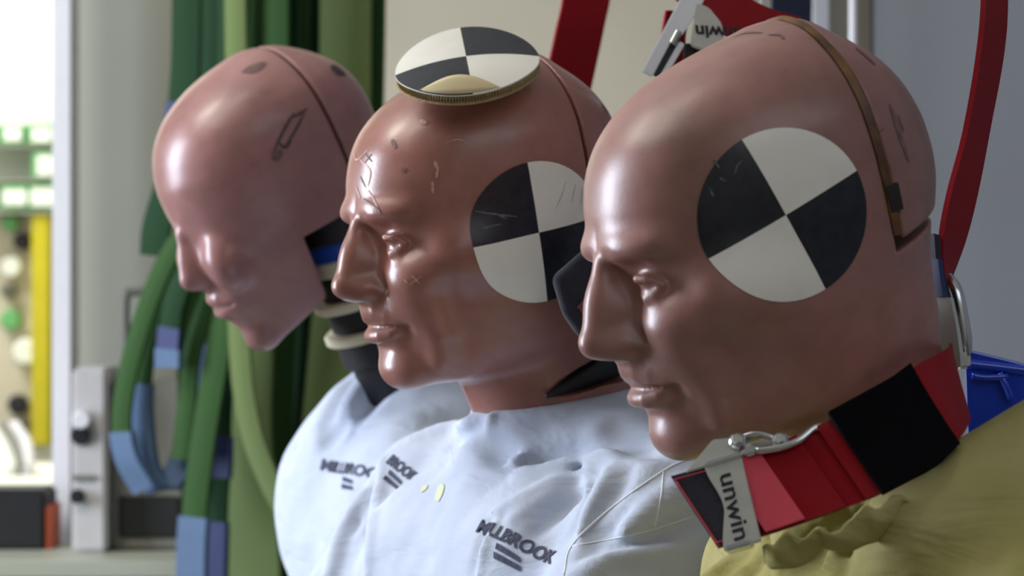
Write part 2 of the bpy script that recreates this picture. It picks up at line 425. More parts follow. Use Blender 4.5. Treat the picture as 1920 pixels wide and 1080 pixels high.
def head_field_plain(h):
    """the simplified head of the rear dummy: no eyes, a plain wedge nose, flat cheeks, open below the ear"""
    f = Field((-92, -118, -132), (8, 122, 104), h)
    tab = [(-132, 52, -40, 16, 10, 1.9), (-122, 60, -40, 20, 8, 1.9), (-114, 68, -42, 27, 5, 1.85), (-100, 73, -50, 37, 2, 1.8), (-86, 77, -58, 45, 0, 1.8), (-70, 81, -68, 53, -2, 1.85),
        (-50, 84, -80, 62, -4, 1.95), (-30, 85, -90, 69, -6, 2.05), (-12, 85, -96, 72, -8, 2.1), (5, 84.5, -99, 74, -9, 2.15), (24, 83.5, -99, 75, -10, 2.15), (40, 79, -96, 74, -10, 2.15),
        (53, 73, -90, 71, -11, 2.15), (70, 58, -76, 61, -12, 2.1), (80, 42, -64, 50, -14, 2.1), (87, 25, -54, 38.5, -17, 2.1), (92, 5, -43, 24.5, -20, 2.05), (95, -14, -30, 8, -22, 2.0), (96, -21.5, -22.5, 0.6, -22, 2), (104, -21.5, -22.5, 0.6, -22, 2)]
    base = f.loft(tab); _, x, y, z = f.grid()
    base = np.maximum(base, (z-95.2)*0.95)
    jl = (-(z+119)+np.clip(60-y, 0, 200)*0.36).astype(np.float32); k = 5.0
    hh = np.clip(0.5-0.5*(jl-base)/k, 0, 1); f.F = (jl*(1-hh)+base*hh+k*hh*(1-hh)).astype(np.float32)
    # shallow hollows beside the nose, soft brow
    f.ell((-25, 100, -16), (14, 16, 20), k=14, op='sub', yaw=24)
    f.ell((-32, 74, -40), (15, 14, 20), k=14, yaw=26)
    # nose
    f.cap((0, 84, -8), (0, 94, -40), 4.6, 6.0, k=8)
    f.ell((0, 94, -43), (7.5, 8.5, 7.5), k=5)
    f.ell((0, 80, -38), (12.5, 17, 20), k=8, rot=-14)
    # lips, chin
    f.ell((0, 68, -72), (24, 17, 18), k=12)
    f.chain([(0, 84.4, -64.5), (-8, 83.4, -65), (-17, 77.5, -69)], [4.4, 4.2, 2.0], k=4)
    f.chain([(0, 83.0, -77.5), (-7, 82, -77), (-15, 77, -74.5)], [4.8, 4.4, 2.2], k=3.5)
    f.chain([(0, 90, -71), (-9, 87.4, -70.8), (-20, 78, -71.5)], [1.1, 1.1, 1.0], k=2.0, op='sub')
    f.ell((0, 92, -89), (18, 11, 4.5), k=8, op='sub')
    f.ell((0, 62, -107), (15, 13, 12), k=9)
    # open behind the jaw and below the ear line
    sl, x, y, z = f.grid()
    cut = np.maximum(y-16-(z+56)*0.10, z+46).astype(np.float32)*np.ones(f.n, np.float32)
    k = 3.0; h2 = np.clip(0.5-0.5*(f.F+cut)/k, 0, 1); f.F = (f.F*(1-h2)-cut*h2+k*h2*(1-h2)).astype(np.float32)
    return f
# ---------------------------------------------------------------- materials in use
M_ = {}
def skin_mat(name, col, dirt, rough, coat=0.06):
    m = bpy.data.materials.new(name); m.use_nodes = True
    nt = m.node_tree; N = nt.nodes; L = nt.links; b = N['Principled BSDF']
    tc = N.new('ShaderNodeTexCoord')
    n = N.new('ShaderNodeTexNoise'); n.inputs['Scale'].default_value = 14; n.inputs['Detail'].default_value = 5; L.new(tc.outputs['Object'], n.inputs['Vector'])
    r = N.new('ShaderNodeValToRGB'); r.color_ramp.elements[0].position = 0.30; r.color_ramp.elements[1].position = 0.62
    r.color_ramp.elements[0].color = (*dirt, 1); r.color_ramp.elements[1].color = (*col, 1); L.new(n.outputs['Fac'], r.inputs['Fac'])
    n2 = N.new('ShaderNodeTexNoise'); n2.inputs['Scale'].default_value = 95; n2.inputs['Detail'].default_value = 4; L.new(tc.outputs['Object'], n2.inputs['Vector'])
    r2 = N.new('ShaderNodeValToRGB'); r2.color_ramp.elements[0].position = 0.25; r2.color_ramp.elements[1].position = 0.55
    r2.color_ramp.elements[0].color = (0.80, 0.78, 0.76, 1); r2.color_ramp.elements[1].color = (1, 1, 1, 1); L.new(n2.outputs['Fac'], r2.inputs['Fac'])
    mx = N.new('ShaderNodeMix'); mx.data_type = 'RGBA'; mx.blend_type = 'MULTIPLY'; mx.inputs[0].default_value = 0.6
    L.new(r.outputs['Color'], mx.inputs[6]); L.new(r2.outputs['Color'], mx.inputs[7]); L.new(mx.outputs[2], b.inputs['Base Color'])
    n3 = N.new('ShaderNodeTexNoise'); n3.inputs['Scale'].default_value = 30; L.new(tc.outputs['Object'], n3.inputs['Vector'])
    rr = N.new('ShaderNodeMapRange'); rr.inputs['To Min'].default_value = rough-0.06; rr.inputs['To Max'].default_value = rough+0.10
    L.new(n3.outputs['Fac'], rr.inputs['Value']); L.new(rr.outputs['Result'], b.inputs['Roughness'])
    n4 = N.new('ShaderNodeTexNoise'); n4.inputs['Scale'].default_value = 420; L.new(tc.outputs['Object'], n4.inputs['Vector'])
    bp = N.new('ShaderNodeBump'); bp.inputs['Strength'].default_value = 0.10; bp.inputs['Distance'].default_value = 0.0006
    L.new(n4.outputs['Fac'], bp.inputs['Height']); L.new(bp.outputs['Normal'], b.inputs['Normal'])
    b.inputs['Specular IOR Level'].default_value = 0.55; b.inputs['Coat Weight'].default_value = coat; b.inputs['Coat Roughness'].default_value = 0.24
    return m
M_['skin3'] = skin_mat('vinyl_skin_front', srgb(161, 114, 108), srgb(132, 94, 85), 0.35)
M_['skin2'] = skin_mat('vinyl_skin_middle', srgb(160, 109, 99), srgb(140, 92, 82), 0.29, 0.14)
M_['skin1'] = skin_mat('vinyl_skin_rear', srgb(158, 113, 111), srgb(138, 96, 92), 0.33)
M_['shirt'] = mat('pale_blue_jersey', srgb(205, 213, 228), 0.85, noise=0.05, nscale=30, bump=0.25, bscale=900, spec=0.2, sheen=0.15)
def creased(name, col, col2, nscale, strength, cscale, weave):
    """cloth with fine creases: stretched, warped noise as relief, plus the weave"""
    m = mat(name, col, 0.88, col2=col2, nscale=nscale, spec=0.15)
    nt = m.node_tree; N = nt.nodes; L = nt.links; b = N['Principled BSDF']; tc = N.new('ShaderNodeTexCoord')
    mp = N.new('ShaderNodeMapping'); mp.inputs['Rotation'].default_value = (0.3, 0.9, 0.4); mp.inputs['Scale'].default_value = (1.0, 0.55, 2.4); L.new(tc.outputs['Object'], mp.inputs['Vector'])
    n = N.new('ShaderNodeTexNoise'); n.inputs['Scale'].default_value = cscale; n.inputs['Detail'].default_value = 3; n.inputs['Distortion'].default_value = 0.9; L.new(mp.outputs['Vector'], n.inputs['Vector'])
    w = N.new('ShaderNodeTexNoise'); w.inputs['Scale'].default_value = weave; L.new(tc.outputs['Object'], w.inputs['Vector'])
    b1 = N.new('ShaderNodeBump'); b1.inputs['Strength'].default_value = strength; b1.inputs['Distance'].default_value = 0.012; L.new(n.outputs['Fac'], b1.inputs['Height'])
    b2 = N.new('ShaderNodeBump'); b2.inputs['Strength'].default_value = 0.25; b2.inputs['Distance'].default_value = 0.0008; L.new(w.outputs['Fac'], b2.inputs['Height'])
    L.new(b1.outputs['Normal'], b2.inputs['Normal']); L.new(b2.outputs['Normal'], b.inputs['Normal']); return m
M_['olive'] = creased('khaki_canvas', srgb(186, 178, 132), srgb(146, 140, 82), 7, 0.6, 13, 700)
M_['shirt'] = creased('pale_blue_jersey', srgb(192, 201, 218), srgb(184, 193, 212), 30, 0.38, 15, 900)
M_['black'] = mat('black_rubber', srgb(20, 20, 26), 0.55, noise=0.3)
M_['dirt'] = mat('grey_grime', srgb(96, 82, 84), 0.6, col2=srgb(126, 96, 90), nscale=200)
M_['black_cloth'] = mat('black_sleeve_cloth', srgb(9, 9, 14), 0.95, spec=0.1, noise=0.3, nscale=200)
M_['scratch'] = mat('grey_scratch', srgb(112, 114, 126), 0.6, col2=srgb(60, 62, 74), nscale=400)
M_['plated'] = mat('bright_plated_lever', srgb(226, 230, 236), 0.35, metal=0.35)
M_['navy'] = mat('navy_webbing', srgb(26, 26, 44), 0.8, noise=0.3, nscale=300, bump=0.4, bscale=900)
M_['foam'] = mat('navy_foam_cloth', srgb(30, 33, 52), 0.9, noise=0.35, nscale=120, bump=0.4, bscale=600, sheen=0.3)
M_['cream'] = mat('cream_plastic', srgb(214, 204, 176), 0.5, noise=0.06)
M_['bluep'] = mat('blue_anodised', srgb(22, 70, 160), 0.35, noise=0.1)
M_['white_print'] = mat('white_sticker', srgb(240, 236, 227), 0.42, noise=0.05, nscale=60)
M_['black_print'] = mat('black_sticker', srgb(18, 20, 30), 0.36, col2=srgb(34, 36, 46), nscale=160)
M_['ink'] = mat('black_marker_ink', srgb(40, 34, 40), 0.6, col2=srgb(74, 54, 56), nscale=300)
M_['ink_soft'] = mat('worn_marker_ink', srgb(76, 60, 62), 0.6, col2=srgb(118, 84, 78), nscale=260)
M_['scuff'] = mat('pale_scuff', srgb(214, 176, 164), 0.5, col2=srgb(180, 130, 116), nscale=500)
M_['print'] = mat('navy_print', srgb(38, 42, 66), 0.8, col2=srgb(64, 68, 92), nscale=400)
M_['stain'] = mat('yellow_stain', srgb(206, 212, 150), 0.9, col2=srgb(208, 214, 200), nscale=120)
M_['ochre'] = mat('brown_glue_tape', srgb(128, 88, 44), 0.5, col2=srgb(70, 46, 26), nscale=60)
M_['dark_tape'] = mat('dark_tape', srgb(34, 26, 26), 0.5)
M_['steel'] = mat('plated_steel', srgb(205, 206, 208), 0.24, metal=1.0, noise=0.12, nscale=60)
M_['satin'] = mat('satin_steel', srgb(196, 196, 190), 0.36, metal=0.5, noise=0.1, nscale=80)
M_['red'] = webbing('red_webbing', srgb(168, 14, 30), srgb(110, 6, 18), 640, 'X')
M_['redrib'] = webbing('red_webbing_painted_sheen', srgb(240, 104, 120), srgb(206, 44, 66), 520, 'X')  # red ribbed webbing, its light sheen painted in as pink
M_['green'] = webbing('green_webbing', srgb(58, 92, 44), srgb(34, 68, 32), 330, 'X')
M_['green_d'] = webbing('dark_green_webbing', srgb(28, 66, 36), srgb(15, 46, 25), 330, 'X')
M_['olive_g'] = webbing('olive_green_webbing', srgb(116, 132, 82), srgb(88, 108, 60), 330, 'X')
M_['pad_blue'] = mat('pale_blue_sleeve', srgb(86, 110, 142), 0.8, noise=0.1)
M_['tag_blue'] = mat('blue_tag', srgb(22, 40, 92), 0.6)
M_['stitch'] = mat('red_stitching', srgb(170, 40, 60), 0.8)
M_['seam'] = mat('pale_piping', srgb(222, 226, 234), 0.8)
M_['card'] = mat('brown_corrugated_card', srgb(176, 154, 114), 0.9, noise=0.35, nscale=500, bump=0.8, bscale=400)
M_['card_top'] = mat('cream_card_face', srgb(214, 198, 158), 0.8, noise=0.08)

# ---------------------------------------------------------------- decals that lie on a surface
def tangent(bv, px, py, ax, n_avg=0.012):
    o, d = pix_ray(px, py); hit = bv.ray_cast(o, d)
    if hit[0] is None: return None
    c, n = hit[0], hit[1]
    if n.dot(d) > 0: n = -n
    # tangent direction whose image runs along ax = (right, down)
    a = Vector((ax[0], 0, -ax[1])).normalized(); view = d.normalized()
    t = a-view*(a.dot(n)/view.dot(n)); t.normalize()
    return c, n, t, n.cross(t)
def lay(bv, c, n, q, lift):
    h = bv.ray_cast(c+q+n*0.06, -n, 0.14)
    if h[0] is None: return c+q
    m = h[1] if h[1].dot(n) > 0 else -h[1]
    return h[0]+m*lift

def target_sticker(bv, px, py, r, ax, parent, lift=0.0006, name='target_sticker', black_first=True):
    c, n, t, b = tangent(bv, px, py, ax)
    for _ in range(2):      # average the normal over the sticker so that it lies evenly
        s = Vector((0, 0, 0))
        for k in range(12):
            an = k*math.pi/6; h = bv.ray_cast(c+(t*math.cos(an)+b*math.sin(an))*r*0.8+n*0.06, -n, 0.14)
            if h[0] is not None: s += h[1] if h[1].dot(n) > 0 else -h[1]
        n = s.normalized(); t = (t-n*t.dot(n)).normalized(); b = n.cross(t)
    V = [lay(bv, c, n, Vector((0, 0, 0)), lift)]; F = []; MI = []; NR, NA = 14, 64
    for i in range(1, NR+1):
        for j in range(NA):
            an = 2*math.pi*j/NA; rr = r*i/NR; V.append(lay(bv, c, n, (t*math.cos(an)+b*math.sin(an))*rr, lift))
    quad = lambda j: (j*4//NA) % 2
    for j in range(NA):
        F.append((0, 1+j, 1+(j+1) % NA)); MI.append(quad(j))
        for i in range(NR-1):
            a = 1+i*NA
            F.append((a+j, a+NA+j, a+NA+(j+1) % NA, a+(j+1) % NA)); MI.append(quad(j))
    mats = [M_['black_print'], M_['white_print']] if black_first else [M_['white_print'], M_['black_print']]
    return mesh_obj(name, V, F, mats, parent, smooth=True, midx=MI)

def stroke(bv, pts, w, m, parent, name='ink_mark', lift=0.0004, n=6):
    """A thin line of ink or a scuff laid on a surface; pts in photo pixels, w in mm."""
    hits = []
    for p in catmull([(a, b, 0) for a, b in pts], n):
        o, d = pix_ray(p.x, p.y); h = bv.ray_cast(o, d)
        if h[0] is not None:
            nn = h[1] if h[1].dot(d) < 0 else -h[1]; hits.append((h[0], nn))
    if len(hits) < 2: return None
    V, F = [], []
    for i, (c, nn) in enumerate(hits):
        t = (hits[min(i+1, len(hits)-1)][0]-hits[max(i-1, 0)][0]).normalized(); s = nn.cross(t).normalized()
        f = w*0.0005*(0.35+0.65*math.sin(math.pi*(i+0.6)/(len(hits)+0.2)))
        for a in (-1, 1): V.append(c+s*f*a+nn*lift)
    for i in range(len(hits)-1): F.append((2*i, 2*i+1, 2*i+3, 2*i+2))
    return mesh_obj(name, V, F, m, parent)

def patch(bv, poly, m, parent, name='ink_mark', lift=0.0004):
    """A small blot: polygon in photo pixels laid on a surface."""
    cx = sum(p[0] for p in poly)/len(poly); cy = sum(p[1] for p in poly)/len(poly); V, F = [], []
    ring = catmull([(a, b, 0) for a, b in poly+[poly[0]]], 3)[:-1]; NR = 3
    for k in range(NR+1):
        for p in ring:
            o, d = pix_ray(cx+(p.x-cx)*max(k, 0.02)/NR, cy+(p.y-cy)*max(k, 0.02)/NR); h = bv.ray_cast(o, d)
            if h[0] is None: return None
            nn = h[1] if h[1].dot(d) < 0 else -h[1]; V.append(h[0]+nn*lift)
    n = len(ring)
    for k in range(NR):
        for j in range(n): F.append((k*n+j, k*n+(j+1) % n, (k+1)*n+(j+1) % n, (k+1)*n+j))
    return mesh_obj(name, V, F, m, parent)

def text_mesh(txt, size, bold=0.03, shear=0.0, stretch=1.0):
    cu = bpy.data.curves.new('lettering', 'FONT'); cu.body = txt; cu.size = size; cu.align_x = 'CENTER'; cu.align_y = 'CENTER'
    cu.offset = bold*size; cu.shear = shear; cu.resolution_u = 4
    o = bpy.data.objects.new('lettering', cu); C.objects.link(o)
    dg = bpy.context.evaluated_depsgraph_get(); me = o.evaluated_get(dg).to_mesh()
    bm = bmesh.new(); bm.from_mesh(me); o.evaluated_get(dg).to_mesh_clear()
    bpy.data.objects.remove(o); bpy.data.curves.remove(cu)
    bmesh.ops.triangulate(bm, faces=bm.faces)
    for v in bm.verts: v.co.x *= stretch
    return bm
def lay_mesh(name, bm, bv, px, py, ax, m, parent, lift=0.0005, cut=0.006):
    xs = [v.co.x for v in bm.verts]; ys = [v.co.y for v in bm.verts]
    for lo, hi, nrm in ((min(xs), max(xs), (1, 0, 0)), (min(ys), max(ys), (0, 1, 0))):
        q = lo+cut
        while q < hi:
            bmesh.ops.bisect_plane(bm, geom=bm.verts[:]+bm.edges[:]+bm.faces[:], plane_co=Vector(nrm)*q, plane_no=nrm); q += cut
    T = tangent(bv, px, py, ax)
    if T is None: bm.free(); return None
    c, n, t, b = T
    for v in bm.verts: v.co = lay(bv, c, n, t*v.co.x+b*v.co.y, lift)
    return bm_obj(name, bm, m, parent)
def polys_bm(polys):
    bm = bmesh.new()
    for p in polys: bm.faces.new([bm.verts.new((x, y, 0)) for x, y in p])
    bmesh.ops.triangulate(bm, faces=bm.faces); return bm

# ---------------------------------------------------------------- torsos in shirts
def vnoise(x, y, z, seed, scale):
    r = np.random.RandomState(seed); s = 0
    for i in range(7):
        k = r.normal(size=3)/scale*(1+i*0.25); s = s+np.sin(x*k[0]+y*k[1]+z*k[2]+r.uniform(0, 6.28))/(1+i*0.25)
    return s/3.0

def torso_field(nb, M, h=4.0, sh_z=-60, sh_w=165, chest=(150, 105), arm=48, trap=26, folds=(), extra=(), amp=1.6, seed=3, neck_r=58, hump=None, ctop=4, fwd=0):
    """nb = (forward, up) of the neck base. Torso frame: mm, x right, y forward, z up, origin at the head's centre."""
    yb, zb = nb
    f = Field((-285, yb-190, -520), (285, yb+190, -70), h)
    f.ell((0, yb+2, zb-205), (chest[0], chest[1], 190), k=30)
    f.ell((0, yb-8, zb-420), (chest[0]*0.92, chest[1]*0.9, 170), k=60)
    f.cap((0, yb, zb-10), (0, yb-4, zb-90), neck_r, neck_r+20, k=20)
    for s in (-1, 1):
        f.chain([(0, yb-14, zb-42), (s*sh_w*0.55, yb-16, zb+sh_z*0.75-4), (s*sh_w, yb-12, zb+sh_z-26)], [trap+16, trap+18, arm], k=34)
        f.ell((s*70, yb+52, zb-130), (72, 48, 78), k=34)
        f.chain([(s*sh_w, yb-10+fwd*0.15, zb+sh_z-22), (s*(sh_w+12), yb+6+fwd*0.6, zb+sh_z-150), (s*(sh_w+12), yb+50+fwd, zb+sh_z-300)], [arm, arm+2, arm-4], k=26)
    for c, r in extra: f.ell(c, r, k=34)
    Mi = M.inverted(); o = Mi @ Vector((0, 0, EYE))
    def hit(px, py):
        q = Mi @ P(px, py, 1.0); d = (q-o).normalized()
        return f.march(o, d, (M.translation.y-0.45)*1000, (M.translation.y+0.5)*1000, 3.0)
    strokes = []
    for op, pts, r, k in folds:
        hs = [hit(p.x, p.y) for p in catmull([(a, b, 0) for a, b in pts], 4)]; hs = [q for q in hs if q is not None]
        if len(hs) < 2: continue
        back = np.array(o); out = []
        for i, q in enumerate(hs):
            g = np.array([f.sample(q+e)-f.sample(q-e) for e in np.eye(3)*h]); g /= np.linalg.norm(g)+1e-9
            out.append(q+g*(r*0.25 if op == 'sub' else -r*0.12))
        n = len(out); rs = [r*(0.45+0.55*math.sin(math.pi*(i+0.5)/n)) for i in range(n)]
        strokes.append((op, out, rs, k))
    for op, out, rs, k in strokes: f.chain(out, rs, k=k, op=op)
    sl, x, y, z = f.grid()
    f.F = (f.F+amp*vnoise(x, y, z, seed, 26)+amp*0.6*vnoise(x, y, z*0.5, seed+5, 12)).astype(np.float32)
    f.plane_cut((0, 0, -1), 505, 4)
    f.plane_cut((0, 0.16, 1), zb+ctop+0.16*yb, 5)
    if hump: 
        Mh = M.inverted()
        for a, b, ra, rb in hump: f.cap(Mh @ a, Mh @ b, ra, rb, k=30)
    return f

# ================================================================ heads and dummies
fA = mirror(head_field(1.25)); fB = mirror(head_field_plain(1.5))
POSE = {3: (P(1450, 400, 1.70), 19.5, 18), 2: (P(930, 380, 2.125), 26, 11), 1: (P(500, 330, 2.58), 26, 28)}
HM = {k: frame_matrix(*v) for k, v in POSE.items()}
TM = {k: frame_matrix(v[0], v[1], 0) for k, v in POSE.items()}
BASE_Z = 0.742
ROOT = {}
LAB = {3: 'front dummy in torn khaki jacket with red harness strap around its neck',
       2: 'middle dummy in pale blue shirt with checkered target sticker on its cheek',
       1: 'rear dummy without eyes, ribbed black neck, pale blue shirt'}
for k in (3, 2, 1):
    p = POSE[k][0]; ROOT[k] = tag(empty('crash_test_dummy', (p.x, p.y, BASE_Z)), LAB[k], 'dummy', 'crash test dummies sitting in a row')

HB = {}     # surfaces to lay stickers on
HEAD = {}
def add_head(k, f, ycut, gap, zfun, skin, proud):
    hF, cF = split_cap(f, ycut, gap, zfun, proud)
    V, Q = surface_nets(hF, f.lo, f.h); Vw = to_world(V, HM[k]); HEAD[k] = np_mesh('head', Vw, Q, skin, ROOT[k])
    V2, Q2 = surface_nets(cF, f.lo, f.h); Cw = to_world(V2, HM[k]); cap = np_mesh('skull_cap', Cw, Q2, skin, ROOT[k])
    HB[k] = bvh_of(Vw, Q); return cap, bvh_of(Cw, Q2)
# front head
fA3 = Field((0, 0, 0), (1, 1, 1), 1); fA3.__dict__.update(fA.__dict__); fA3.F = fA.F.copy(); fA3.plane_cut((0, -0.45, -1), 112, 3)
cap3, cb3 = add_head(3, fA3, -33, 4.6, lambda y: -29+(-33-y)*0.16, M_['skin3'], 1.0)
# middle head: a slot below the jaw where the neck skin parts
gA = Field((0, 0, 0), (1, 1, 1), 1); gA.__dict__.update({k: v for k, v in fA.__dict__.items()}); gA.F = fA.F.copy()
gA.chain([(-54, 22, -126), (-53, 12, -123), (-49, -15, -118), (-38, -52, -113)], [1.0, 3.5, 8.0, 13.0], k=2.0, op='sub')
cap2, cb2 = add_head(2, gA, -33, 2.0, lambda y: -30+(-33-y)*0.16, M_['skin2'], 0.0)
cap1, cb1 = add_head(1, fB, -40, 2.8, lambda y: -44+0*y, M_['skin1'], 0.0)

# brown glue line in the front head's seam, with a dark taped end
def seam_strip(k, f, y0, a0, a1, m, parent, half, depth, name):
    """strip that fills the seam of the skull cap from angle a0 to a1 (degrees from the crown, camera side)"""
    c, w = [], []
    for i in range(25):
        an = math.radians(a0+(a1-a0)*i/24); d = np.array([-math.sin(an), 0, math.cos(an)])
        lo, hi = 10.0, 140.0
        for _ in range(30):
            mid = (lo+hi)/2
            if f.sample(np.array([0, y0, 0])+d*mid) < 0: lo = mid
            else: hi = mid
        q = np.array([0, y0, 0])+d*(lo-depth); c.append(HM[k] @ Vector(q)); w.append((HM[k].to_3x3() @ Vector((0, half, 0))))
    return ribbon(name, c, w, 0.002, m, parent, n=2, nw=2)
seam_strip(3, fA, -32.5, -60, 109, M_['ochre'], cap3, 2.1, -0.2, 'glue_line')
seam_strip(3, fA, -34.5, 88, 99, M_['dark_tape'], cap3, 3.4, -1.4, 'tape_end')

# stickers
S3 = target_sticker(HB[3], 1473, 403, 0.0428, (-77, -140), HEAD[3])
S2 = target_sticker(HB[2], 1010, 436, 0.0446, (-20, -130), HEAD[2])
# ---------------------------------------------------------------- marks on the heads
for pts, w in (([(512, 286), (524, 260), (542, 226), (552, 212)], 2.0), ([(534, 276), (556, 240), (570, 212)], 1.8), ([(545, 222), (560, 214), (576, 204)], 1.8), ([(522, 268), (534, 276), (546, 264)], 2.6)):
    stroke(HB[1], pts, w*1.15, M_['ink'], HEAD[1])
patch(HB[1], [(508, 288), (516, 280), (530, 284), (526, 298), (512, 302)], M_['ink_soft'], HEAD[1])
patch(HB[1], [(452, 136), (470, 122), (498, 116), (494, 128), (474, 138)], M_['ink_soft'], HEAD[1])
patch(cb1, [(618, 124), (628, 122), (642, 132), (648, 142), (636, 142), (624, 134)], M_['ink'], cap1)
# crosses, cracks and scuffs on the middle forehead
for pts in ([(686, 288), (698, 304)], [(698, 288), (684, 306)], [(682, 372), (700, 384)], [(690, 378), (708, 390), (716, 402)], [(676, 330), (686, 352)]):
    stroke(HB[2], pts, 0.9, M_['ink'], HEAD[2], name='crack')
for pts, w in (([(664, 288), (670, 300), (690, 282)], 1.2), ([(676, 300), (694, 320), (690, 350)], 1.6), ([(668, 350), (676, 372)], 1.4), ([(690, 356), (700, 372), (712, 398)], 1.2),
               ([(786, 226), (800, 232)], 3.0), ([(816, 302), (819, 316)], 2.4), ([(822, 312), (818, 334)], 1.6), ([(811, 340), (812, 362)], 2.0), ([(768, 534), (790, 518)], 1.0), ([(772, 516), (788, 532)], 0.8), ([(758, 524), (764, 530)], 1.0), ([(758, 436), (720, 448)], 0.6), ([(836, 268), (862, 262), (884, 276)], 0.8)):
    stroke(HB[2], pts, w, M_['scuff'], HEAD[2], name='scuff')
for pts, w in (([(735, 262), (742, 278)], 3.0), ([(754, 316), (760, 322)], 3.2)):
    stroke(HB[2], pts, w, M_['ink_soft'], HEAD[2])
patch(cb2, [(1092, 142), (1102, 146), (1112, 158), (1108, 162), (1098, 154)], M_['ink'], cap2)
stroke(cb2, [(1128, 196), (1140, 214)], 3.0, M_['ink_soft'], cap2)
# dirt on the front head
for pts, w in (([(1374, 70), (1400, 62), (1430, 62)], 2.0), ([(1440, 66), (1462, 66), (1470, 74)], 2.0), ([(1592, 84), (1604, 90), (1612, 100)], 3.0)):
    stroke(HB[3], pts, w, M_['dirt'], HEAD[3], name='dirt_mark')
for pts, w in (([(1668, 196), (1680, 232), (1690, 270)], 3.0), ([(1676, 226), (1690, 262), (1704, 304)], 3.2), ([(1684, 216), (1694, 246)], 2.0), ([(1640, 236), (1650, 246), (1658, 240)], 1.0), ([(1604, 90), (1622, 104), (1640, 122)], 4.0)):
    stroke(cb3, pts, w, M_['dirt'], cap3, name='dirt_mark')
# small nicks along the sticker
for pts in ([(1338, 300), (1350, 316)], [(1392, 300), (1382, 312), (1378, 326)], [(1350, 334), (1362, 340)], [(1330, 350), (1338, 368)]):
    stroke(HB[3], pts, 1.0, M_['scratch'], S3, name='scratch', lift=0.001)
for pts in ([(888, 396), (930, 402), (968, 406)], [(900, 430), (940, 420)], [(934, 404), (950, 410)]):
    stroke(HB[2], pts, 1.2, M_['scratch'], S2, name='crease', lift=0.0011)
for pts in ([(1060, 340), (1052, 366), (1040, 392)], [(1078, 344), (1070, 380)], [(1090, 352), (1088, 384)]):
    stroke(HB[2], pts, 0.8, M_['cream'], S2, name='crease', lift=0.0011)

# ---------------------------------------------------------------- shirts
fold2 = [('sub', [(800, 800), (832, 796), (898, 776)], 5, 6), ('sub', [(760, 812), (788, 798), (828, 778)], 5, 7), ('add', [(776, 822), (830, 806), (890, 788)], 5, 7), ('sub', [(846, 838), (880, 812), (908, 786)], 5, 6),
    ('sub', [(906, 752), (908, 772), (902, 792)], 4, 4), ('add', [(914, 756), (918, 776), (916, 796)], 4, 5), ('add', [(740, 770), (800, 762), (862, 744)], 7, 12),
    ('sub', [(900, 832), (930, 846), (968, 858)], 8, 7), ('add', [(956, 864), (982, 856), (1008, 844)], 5, 5), ('add', [(980, 884), (1060, 872), (1120, 856), (1178, 838)], 9, 10), ('sub', [(1000, 862), (1060, 850), (1130, 832)], 7, 12),
    ('sub', [(1098, 880), (1030, 912), (947, 955)], 5, 6), ('add', [(1110, 884), (1040, 926), (960, 976)], 5, 6), ('sub', [(1120, 900), (1060, 950), (1000, 1000)], 6, 6), ('add', [(1060, 900), (1000, 930), (930, 962)], 5, 7),
    ('add', [(1112, 872), (1098, 930), (1094, 990)], 5, 5), ('sub', [(1106, 910), (1088, 960), (1060, 1010)], 6, 6), ('add', [(1150, 872), (1120, 930), (1090, 1000)], 5, 6), ('sub', [(1180, 880), (1150, 930), (1110, 990)], 6, 7),
    ('add', [(930, 980), (910, 1020), (900, 1075)], 4, 5), ('sub', [(920, 976), (900, 1020), (890, 1070)], 4, 5),
    ('sub', [(700, 826), (704, 890), (696, 960), (684, 1075)], 8, 7), ('sub', [(678, 910), (668, 950), (664, 990)], 7, 7), ('add', [(690, 870), (676, 930), (640, 1010), (620, 1075)], 7, 8), ('add', [(716, 850), (712, 920), (700, 1000), (694, 1075)], 6, 7),
    ('sub', [(1180, 960), (1120, 1010), (1084, 1074)], 7, 8), ('add', [(1240, 1020), (1150, 1040), (1080, 1078)], 7, 10), ('sub', [(1330, 970), (1230, 1000), (1120, 1032)], 6, 9), ('add', [(1310, 900), (1240, 940), (1180, 990)], 6, 12),
    ('sub', [(1150, 800), (1190, 826), (1240, 846)], 8, 18)]
fT2 = torso_field((-42, -128), TM[2], h=3.0, folds=fold2, seed=3, sh_z=-52, sh_w=160, trap=24, amp=1.2, ctop=5, fwd=135)
def put_shirt(k, f, m, name='shirt'):
    V, Q = f.mesh(1); Vw = to_world(V, TM[k]); o = np_mesh(name, Vw, Q, m, ROOT[k]); return o, bvh_of(Vw, Q)
shirt2, tb2 = put_shirt(2, fT2, M_['shirt'])
fold1 = [('sub', [(690, 676), (650, 720), (610, 790)], 10, 14), ('sub', [(716, 700), (690, 750), (664, 800)], 9, 14), ('add', [(700, 690), (664, 750), (640, 800)], 9, 14), ('sub', [(640, 800), (610, 830)], 8, 12),
    ('sub', [(528, 858), (544, 850), (556, 838)], 8, 8), ('add', [(526, 826), (548, 800), (566, 780)], 12, 14)]
fT1 = torso_field((-142, -138), TM[1], h=3.0, extra=[((36, -118, -212), (52, 56, 62))], folds=fold1, seed=9, sh_z=-92, sh_w=104, chest=(112, 100), trap=18, arm=40, neck_r=44, amp=1.0, ctop=18)
shirt1, tb1 = put_shirt(1, fT1, M_['shirt'])
